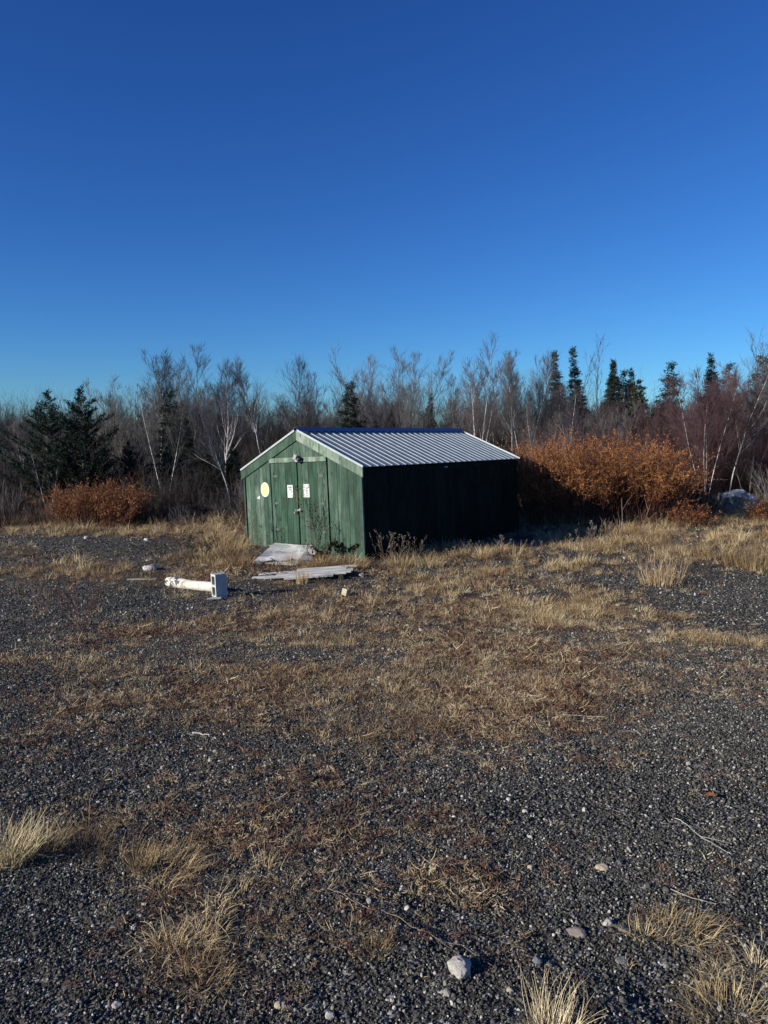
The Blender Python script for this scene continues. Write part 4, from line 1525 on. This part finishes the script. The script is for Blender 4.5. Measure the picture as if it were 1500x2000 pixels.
# ------------------------------------------------------------------ bare trees
def bare_tree(seed, h, stems=1, t0=.25, limbs=24, spread=.33, rise=.9, subs=6, twigs=5, lean=.05, r0=.045, open_=.35, wig=.12, thin=.0062, limb_ang=(.38, .80), low_fork=False):
    r = np.random.default_rng(seed)
    tr, cr = MB(), MB()
    wig = wig * .9
    for s in range(stems):
        a = s / max(stems, 1) * 6.283 + r.uniform(-.5, .5)
        op = open_ * r.uniform(.4, 1.0) if stems > 1 else lean
        d = unit([math.cos(a) * op, math.sin(a) * op, 1])
        hs_ = h * (1 if s == 0 else r.uniform(.72, .98)) * math.sqrt(1 + op * op * .5)
        rr = r0 * (1 if stems == 1 else .75)
        b = np.array([math.cos(a), math.sin(a), 0]) * (.08 if stems > 1 else 0)
        pts, dd = limb(r, b - d * .15, d, hs_ + .15, 12, .25 if stems > 1 else 0, wig)
        rad = rr * (1 - np.linspace(0, 1, 13) ** 1.1 * .88)
        tr.tube(pts, rad, 6)
        nl = int(limbs * (1 if stems == 1 else .62))
        for k in range(nl):
            t = t0 + (1 - t0) * (k + r.random()) / nl
            t = min(t, .985)
            p, ax = along(pts, t)
            L = h * spread * (.32 + .95 * (1 - t) ** .65) * r.uniform(.7, 1.2)
            lp, ld = limb(r, p, side_dir(r, ax, r.uniform(*limb_ang)), L, 5, rise, .22)
            lr = max(rr * (1 - .88 * t) * .45, thin * 1.3)
            (tr if lr > .0105 else cr).tube(lp, (min(lr, .024), thin * .9), 4 if lr > .0105 else 3)
            for m in range(subs):
                t2 = r.uniform(.2, 1.0)
                p2, ax2 = along(lp, t2)
                L2 = L * .58 * (1.15 - .6 * t2) * r.uniform(.6, 1.2)
                sp, sd = limb(r, p2, side_dir(r, ax2, r.uniform(.35, .8)), L2, 3, .45, .25)
                cr.tube(sp, (thin * 1.15, thin * .6), 3)
                twigs_on(r, cr, sp, twigs, L2 * .72, (.25, .8), thin * .62)
    return tr, cr


VAR = {}


def variant(key, h, trunk_mat, twig, **kw):
    tr, cr = bare_tree(hash_seed(key), h, **kw)
    VAR[key] = (tr.mesh('trunk', M[trunk_mat], True), cr.mesh('crown', M[twig]), h)


def hash_seed(s):
    return sum(ord(c) * (i + 3) for i, c in enumerate(s)) % 100003


variant('birch_a', 7.0, 'birch', 'twig_purple', limbs=42, spread=.27, rise=.6, subs=7)
variant('birch_b', 7.0, 'birch', 'twig_purple', limbs=37, spread=.30, rise=.5, t0=.35, wig=.25, subs=7)
variant('birch_c', 7.0, 'birch', 'twig_grey', limbs=47, spread=.26, rise=.6, t0=.4, subs=7, wig=.18)
variant('birch_multi', 7.5, 'birch', 'twig_purple', stems=5, limbs=37, spread=.24, rise=.7, open_=.34, t0=.28, r0=.042, subs=7)
variant('birch_pair', 6.5, 'birch', 'twig_grey', stems=2, limbs=40, spread=.27, rise=.6, open_=.3, t0=.35, subs=7)
variant('grey_fan', 6.5, 'bark', 'twig_grey', stems=8, limbs=25, spread=.26, rise=.5, open_=.8, t0=.25, r0=.05)
variant('grey_vase', 7.5, 'bark', 'twig_grey', stems=4, limbs=42, spread=.27, rise=.6, open_=.6, t0=.35, subs=7, r0=.055)
variant('grey_a', 7.0, 'bark', 'twig_grey', limbs=42, spread=.31, rise=.5, subs=7)
variant('grey_b', 7.0, 'bark', 'twig_brown', limbs=42, spread=.28, rise=.5, t0=.3, subs=7)
variant('purple_a', 6.5, 'bark', 'twig_purple', stems=3, limbs=40, spread=.27, rise=.5, open_=.4, subs=7)
variant('sparse', 8.0, 'bark', 'twig_grey', limbs=20, spread=.22, rise=1.1, subs=4, twigs=2, t0=.3, r0=.035)
variant('red_multi', 6.0, 'birch', 'twig_red', stems=4, limbs=42, spread=.30, rise=.5, open_=.28, t0=.3, subs=8, r0=.028)
variant('red_a', 5.5, 'bark', 'twig_red', stems=4, limbs=37, spread=.30, rise=.4, open_=.5, t0=.2, subs=8)
variant('young_birch', 3.0, 'birch', 'twig_grey', stems=2, limbs=15, spread=.25, rise=1.0, subs=3, twigs=2, open_=.3, t0=.4, r0=.022)


def conifer(seed, h, base_w, foliage, trunk='bark', gap=.22, droop=.32, dens=20, start=.06, irregular=.25, needle=(.10, .035), upsweep=0., power=.9, bare=.0, fuzz=.035):
    r = np.random.default_rng(seed)
    tr, cr = MB(), MB()
    pts, _ = limb(r, (0, 0, -.15), (0, 0, 1), h + .1, 10, 0, .04)
    tr.tube(pts, (.02 + h * .011, .008), 6)
    z = h * start
    while z < h * .985:
        t = z / h
        R = base_w * ((1 - t) ** power) * r.uniform(1 - irregular, 1 + irregular * .5) + .06
        if r.random() < bare: R *= .45
        nb = int(r.integers(5, 8)) if t < .85 else 5
        a0 = r.uniform(0, 6.28)
        p0, _ = along(pts, min(t, .99))
        for k in range(nb):
            a = a0 + k * 6.283 / nb + r.normal() * .25
            L = R * r.uniform(.65, 1.15)
            d = unit([math.cos(a), math.sin(a), -droop + upsweep * r.uniform(.5, 1.3) + (.5 if t > .9 else 0)])
            bp_, _ = limb(r, p0 + np.array([0, 0, r.normal() * gap * .3]), d, L, 4, .35, .14)
            tr.tube(bp_, (.012, .004), 3)
            for _ in range(int(dens * L) + 3):
                tt = r.uniform(.12, 1) ** .8
                c, ax = along(bp_, min(tt, .99))
                lat = unit(np.cross(ax, [0, 0, 1])) * r.choice((-1, 1))
                u = unit(ax * .8 + lat * r.uniform(.2, 1.1) + r.normal(size=3) * .3 + np.array([0, 0, .15 + upsweep]))
                w = unit(np.cross(u, r.normal(size=3) * .5 + np.array([0, 0, 1])))
                cr.leaf(c + r.normal(size=3) * fuzz, u, w, needle[0] * r.uniform(.7, 1.5) * (1.2 - .3 * t), needle[1] * r.uniform(.7, 1.4))
        z += gap * r.uniform(.7, 1.3)
    for _ in range(10):
        c = pts[-1] - np.array([0, 0, r.uniform(0, .25)])
        u = unit(r.normal(size=3) * .6 + np.array([0, 0, .8])); cr.leaf(c, u, unit(np.cross(u, r.normal(size=3))), .10, .03)
    return tr, cr


def cvariant(key, h, foliage, **kw):
    tr, cr = conifer(hash_seed(key), h, foliage=foliage, **kw)
    VAR[key] = (tr.mesh('trunk', M['bark']), cr.mesh('crown', M[foliage]), h)


cvariant('spruce_a', 8.0, 'spruce', base_w=1.45, dens=95, needle=(.14, .048), gap=.155, fuzz=.055)
cvariant('spruce_b', 8.0, 'spruce', base_w=1.15, dens=95, needle=(.14, .048), gap=.155, fuzz=.055, irregular=.35, bare=.15)
cvariant('spruce_c', 7.0, 'spruce', base_w=1.7, dens=85, needle=(.14, .048), gap=.20, fuzz=.055, irregular=.45, power=.7)
cvariant('pine_a', 5.0, 'pine', base_w=2.7, dens=90, needle=(.105, .035), fuzz=.04, gap=.20, droop=-.05, upsweep=.34, irregular=.55, power=.8, start=.1)
cvariant('pine_b', 5.0, 'pine', base_w=2.3, dens=95, needle=(.105, .035), fuzz=.04, gap=.20, droop=-.12, upsweep=.34, irregular=.6, power=.7, start=.1)
cvariant('olive_a', 6.0, 'olive', base_w=1.4, dens=55, needle=(.15, .06), gap=.26, droop=-.1, upsweep=.3, irregular=.4, power=.6)

masters = {}


def put_tree(key, px, py_top, Y, label, cat='tree', group=None, rz=None, tilt=0.0, name=None):
    tm, cm, h = VAR[key]
    p = at_dist(px, py_top, Y)
    base = float(H0(np.array(p.x), np.array(Y)))
    sc_ = (p.z - base) / h
    if name is None:
        name = {'birch': 'bare_birch', 'grey': 'bare_tree', 'purpl': 'bare_tree', 'sparse': 'bare_tree', 'red': 'bare_tree', 'young': 'bare_birch', 'spruc': 'spruce_tree', 'pine': 'pine_tree', 'olive': 'pine_tree'}.get(key.split('_')[0][:6] if key.split('_')[0] not in ('spruce', 'purple') else key[:5], 'bare_tree')
    if key not in masters:
        e = empty(name)
        link('trunk', tm, e); link('crown', cm, e)
        masters[key] = e
    else:
        e = copy_tree(masters[key])
        e.name = name
    for k in list(e.keys()):
        if k in ('label', 'group', 'category'): del e[k]
    e.location = (p.x - math.tan(tilt) * (p.z - base), Y, base)
    e.rotation_euler = (0, tilt, random.uniform(0, 6.28) if rz is None else rz)
    e.scale = (sc_, sc_, sc_)
    tag(e, label, cat, group)
    return e


HERO = [
    ('pine_a', 92, 766, 25.0, 'left one of the two dark green pines at the left'),
    ('pine_b', 152, 760, 24.6, 'right one of the two dark green pines, with a rounded top'),
    ('spruce_c', 400, 850, 25.5, 'low dark conifer in the brush left of the shed, nearest the left birches'),
    ('spruce_c', 452, 862, 26.5, 'low dark conifer in the brush just left of the shed roof'),
    ('pine_b', 250, 862, 26.0, 'low dark pine under the broad grey tree at the left'),
    ('sparse', 8, 785, 29.0, 'thin bare tree at the left edge of the picture'),
    ('birch_b', 52, 835, 30.0, 'short bare birch between the left edge and the pines'),
    ('young_birch', 88, 885, 23.5, 'young forked birch with a pale leaning trunk before the pines'),
    ('grey_fan', 258, 735, 27.5, 'broad many-stemmed grey tree fanning out right of the pines'),
    ('birch_c', 305, 697, 33.0, 'tall pale-limbed birch behind the fanning grey tree'),
    ('birch_pair', 325, 775, 24.0, 'slender white-trunked birch standing in front of the dark spruce on the left'),
    ('spruce_c', 328, 757, 26.0, 'dark spruce behind the slender white birch on the left'),
    ('spruce_b', 368, 785, 30.0, 'dark conifer just right of the spruce on the left'),
    ('grey_vase', 368, 700, 34.0, 'tall grey tree above the dark conifers on the left'),
    ('birch_a', 440, 722, 28.0, 'white-trunked birch above the left roof slope'),
    ('birch_b', 462, 780, 25.0, 'leaning white birch low in the brush left of the shed'),
    ('birch_c', 520, 714, 34.0, 'rounded bare tree with clear sky on both sides left of the roof peak'),
    ('grey_a', 592, 720, 33.0, 'bare grey tree straight above the roof peak'),
    ('purple_a', 625, 742, 35.0, 'smaller purple-grey tree right of the one above the roof peak'),
    ('sparse', 690, 684, 36.0, 'very open tall tree with few branches above the roof'),
    ('spruce_c', 683, 742, 31.0, 'dark spruce above the front part of the roof'),
    ('purple_a', 738, 703, 36.0, 'purple-grey tree between the roof spruce and the big round tree'),
    ('grey_vase', 790, 697, 35.0, 'big round-crowned grey tree above the middle of the roof'),
    ('spruce_a', 838, 768, 40.0, 'small pointed spruce above the far half of the roof'),
    ('birch_a', 880, 745, 40.0, 'faint bare birch between the small spruce and the white many-stemmed birch'),
    ('birch_multi', 940, 682, 31.0, 'white many-stemmed birch behind the far end of the roof'),
    ('birch_c', 998, 712, 33.0, 'bare birch first right of the many-stemmed birch'),
    ('birch_pair', 1035, 702, 34.0, 'bare birch second right of the many-stemmed birch'),
    ('grey_a', 1065, 712, 36.0, 'bare tree just left of the two tall spruces'),
    ('spruce_b', 1095, 680, 40.0, 'left one of the two tall narrow spruces'),
    ('spruce_b', 1137, 673, 41.0, 'right one of the two tall narrow spruces'),
    ('sparse', 1120, 700, 34.0, 'thin dark-trunked bare tree between the two tall spruces'),
    ('sparse', 1165, 664, 35.0, 'tallest thin bare tree right of the two tall spruces'),
    ('birch_a', 1095, 770, 27.5, 'birch with a white trunk leaning left above the russet bush'),
    ('spruce_b', 1188, 702, 46.0, 'small grey-tipped spruce, first of the row right of the thin bare tree'),
    ('spruce_a', 1200, 700, 44.0, 'pointed spruce, second of the row right of the thin bare tree'),
    ('spruce_c', 1216, 718, 45.0, 'spruce with a bushy lopsided top in the right-hand row'),
    ('spruce_a', 1237, 718, 48.0, 'small pointed spruce above the yellow-green pine'),
    ('olive_a', 1243, 742, 36.0, 'yellow-green pine among the bare trees on the right'),
    ('spruce_c', 1308, 702, 40.0, 'layered spruce standing free against the sky on the right'),
    ('spruce_a', 1395, 688, 41.0, 'dense pointed spruce against the sky, right of the layered one'),
    ('spruce_c', 1420, 705, 42.0, 'low spruce top half hidden behind reddish twigs on the right'),
    ('spruce_c', 1492, 688, 34.0, 'spruce with flat layered branches at the right edge'),
    ('sparse', 1499, 660, 30.0, 'bare tree tip rising at the right edge of the picture'),
    ('purple_a', 1440, 682, 38.0, 'purple bare tree between the spruces on the far right'),
    ('red_multi', 1392, 735, 25.0, 'reddish many-stemmed birch with white trunks beside the boulder'),
    ('birch_b', 1440, 725, 27.0, 'single white-trunked birch behind the boulder'),
    ('red_a', 1345, 775, 28.0, 'reddish bare tree left of the boulder birch'),
    ('red_a', 1475, 765, 26.0, 'reddish bare tree at the right edge behind the boulder'),
    ('red_a', 1270, 800, 28.0, 'reddish bare tree above the right end of the russet bush'),
    ('grey_fan', 1180, 790, 31.0, 'fanning grey-brown tree above the middle of the russet bush'),
    ('birch_pair', 1062, 800, 29.0, 'short birch with pale stems above the left end of the russet bush'),
]
for i, (k, px, py, D_, lb_) in enumerate(HERO):
    tl = random.uniform(-.025, .025)
    if 'leaning left' in lb_: tl = -.09
    if 'leaning white birch low' in lb_: tl = .07
    if 'spruce' in k: tl *= .3
    put_tree(k, px, py, D_, lb_, tilt=tl)

sky_x = [-150, 0, 60, 200, 250, 300, 380, 440, 480, 520, 560, 600, 650, 690, 780, 830, 880, 900, 940, 1000, 1060, 1100, 1170, 1250, 1350, 1400, 1450, 1500, 1650]
sky_y = [800, 830, 850, 800, 755, 725, 720, 745, 790, 745, 790, 750, 775, 740, 725, 775, 775, 750, 720, 735, 735, 745, 740, 765, 765, 745, 730, 720, 700]
r_ = np.random.default_rng(77)
keys_l = ['birch_a', 'birch_b', 'birch_c', 'grey_a', 'grey_b', 'purple_a', 'grey_vase', 'birch_pair', 'grey_fan']
keys_r = ['birch_a', 'grey_b', 'purple_a', 'red_a', 'red_a', 'grey_b', 'birch_b', 'red_multi']
for i in range(140):
    px = -150 + 1800 * (i + r_.random()) / 140
    Y_ = r_.uniform(33, 54)
    ky = (keys_r if px > 1180 else keys_l)[r_.integers(0, 8)]
    top_ = np.interp(px, sky_x, sky_y) + r_.uniform(18, 90)
    if px > 1180:
        g_, l_ = 'bare trees of the dense wood on the right', 'bare reddish or grey tree in the dense wood behind the russet bush'
    elif px > 460:
        g_, l_ = 'bare trees of the dense wood behind the shed', 'bare grey tree in the dense wood behind the shed'
    else:
        g_, l_ = 'bare trees of the dense wood on the left', 'bare grey tree in the dense wood left of the shed'
    kind_ = {'birch': 'pale-trunked bare birch', 'grey': 'bare grey tree', 'purple': 'bare purple-grey tree', 'red': 'bare reddish tree'}[ky.split('_')[0]]
    where_ = 'behind the russet bush' if px > 1180 else ('behind the shed' if px > 460 else 'left of the shed')
    put_tree(ky, px, top_, Y_, '%s in the dense wood %s' % (kind_, where_), group=g_ + ', ' + kind_, tilt=r_.normal() * .04)
for i in range(130):
    px = -120 + 1740 * (i + r_.random()) / 130
    Y_ = r_.uniform(31, 46)
    top_ = np.interp(px, sky_x, sky_y) + r_.uniform(60, 125)
    put_tree(('spruce_a', 'spruce_b', 'spruce_c')[r_.integers(0, 3)], px, top_, Y_, 'dark spruce half hidden among the bare trees ' + ('right of the shed' if px > 1010 else ('behind the shed roof' if px > 560 else 'left of the shed roof peak')), group='spruces half hidden ' + ('on the right' if px > 1010 else ('behind the shed roof' if px > 560 else 'on the left')))


# ------------------------------------------------------------------ thicket between and before the trees
def brush(seed, h, nst, mat, spread=.5, subs=7, twigs=3, open_=.35, thin=.0042):
    r = np.random.default_rng(seed)
    mb = MB()
    for _ in range(nst):
        a = r.uniform(0, 6.283)
        b = np.array([math.cos(a), math.sin(a), 0]) * spread * math.sqrt(r.random())
        b[2] = -.1
        L = h * r.uniform(.5, 1.1)
        pts, _d = limb(r, b, unit([math.cos(a) * open_ * r.random(), math.sin(a) * open_ * r.random(), 1]), L, 6, .2, .3)
        mb.tube(pts, (thin * 2.2, thin * .8), 3)
        for k in range(subs):
            t = r.uniform(.15, 1)
            p, ax = along(pts, t)
            L2 = L * .34 * (1.2 - t * .7) * r.uniform(.6, 1.2)
            sp, sd = limb(r, p, side_dir(r, ax, r.uniform(.3, .9)), L2, 3, .5, .25)
            mb.tube(sp, (thin, thin * .5), 3)
            twigs_on(r, mb, sp, twigs + 1, L2 * .55, (.4, .9), thin * .6)
    return mb.mesh('brush', M[mat])


bl = [brush(500 + i, 3.2, 15, m_) for i, m_ in enumerate(('twig_brown', 'twig_dark', 'twig_brown', 'twig_dark', 'twig_grey'))]
br = [brush(520 + i, 3.2, 15, m_) for i, m_ in enumerate(('twig_red', 'twig_brown', 'twig_red', 'twig_purple', 'twig_red'))]
lowb = [brush(540 + i, 1.1, 22, m_, .45, 6, 3, .6, .0035) for i, m_ in enumerate(('twig_brown', 'twig_grey', 'rust_stem', 'twig_brown'))]


def thicket(name, label, n, xr, yr, sc_r, col, ncol, seed, dens_pow=1.0):
    r = np.random.default_rng(seed)
    y = r.uniform(yr[0] ** .5, yr[1] ** .5, n) ** 2
    x = r.uniform(xr[0], xr[1], n) * y
    # stay clear of the shed
    rel = np.stack([x - x0, y - y0], -1)
    lx = rel[:, 0] * .7737 - rel[:, 1] * .6335; ly = rel[:, 0] * .6335 + rel[:, 1] * .7737
    ok = ~((np.abs(lx) < 2.6) & (ly > -1) & (ly < 7.1))
    ok &= ~((x > 3) & (x < 9.2) & (y < 23.8))
    pxx = x / y * 1500 + 750
    ok &= ~((pxx > 1375) & (pxx < 1500) & (y < 26.5))      # the boulder shows here
    ok &= ~((pxx > 20) & (pxx < 235) & (y > 22.3) & (y < 25.5)) & ~((pxx > 370) & (pxx < 470) & (y > 23) & (y < 26))      # the evergreens stand there
    x, y = x[ok], y[ok]; n = len(x)
    z = H0(x, y)
    s = r.uniform(.8, 1.2, n) * np.interp(y, yr, sc_r)
    scatter(name, label, np.stack([x, y, z], -1), np.stack([r.normal(0, .06, n), r.normal(0, .06, n), r.uniform(0, 6.28, n)], -1),
            np.stack([s, s, s * r.uniform(.8, 1.15, n)], -1), r.integers(0, ncol, n), col)


cl_, cr_, cw_ = source('brush_brown', bl), source('brush_red', br), source('brush_low', lowb)
thicket('thicket', 'dense brown and grey leafless brush between the trees left of and behind the shed', 620, (-.66, .22), (22.6, 48), (.42, 1.05), cl_, 5, 1)
thicket('thicket', 'dense reddish leafless brush on the right', 520, (.18, .68), (23.5, 44), (.62, 1.1), cr_, 5, 2)
thicket('distant_wood', 'far leafless wood seen between the nearer trees', 700, (-.8, .8), (50, 88), (1.0, 1.7), cl_, 5, 4)
thicket('thicket', 'low scrub along the near edge of the woods', 330, (-.66, .66), (20.9, 24.5), (.5, 1.3), cw_, 4, 3)
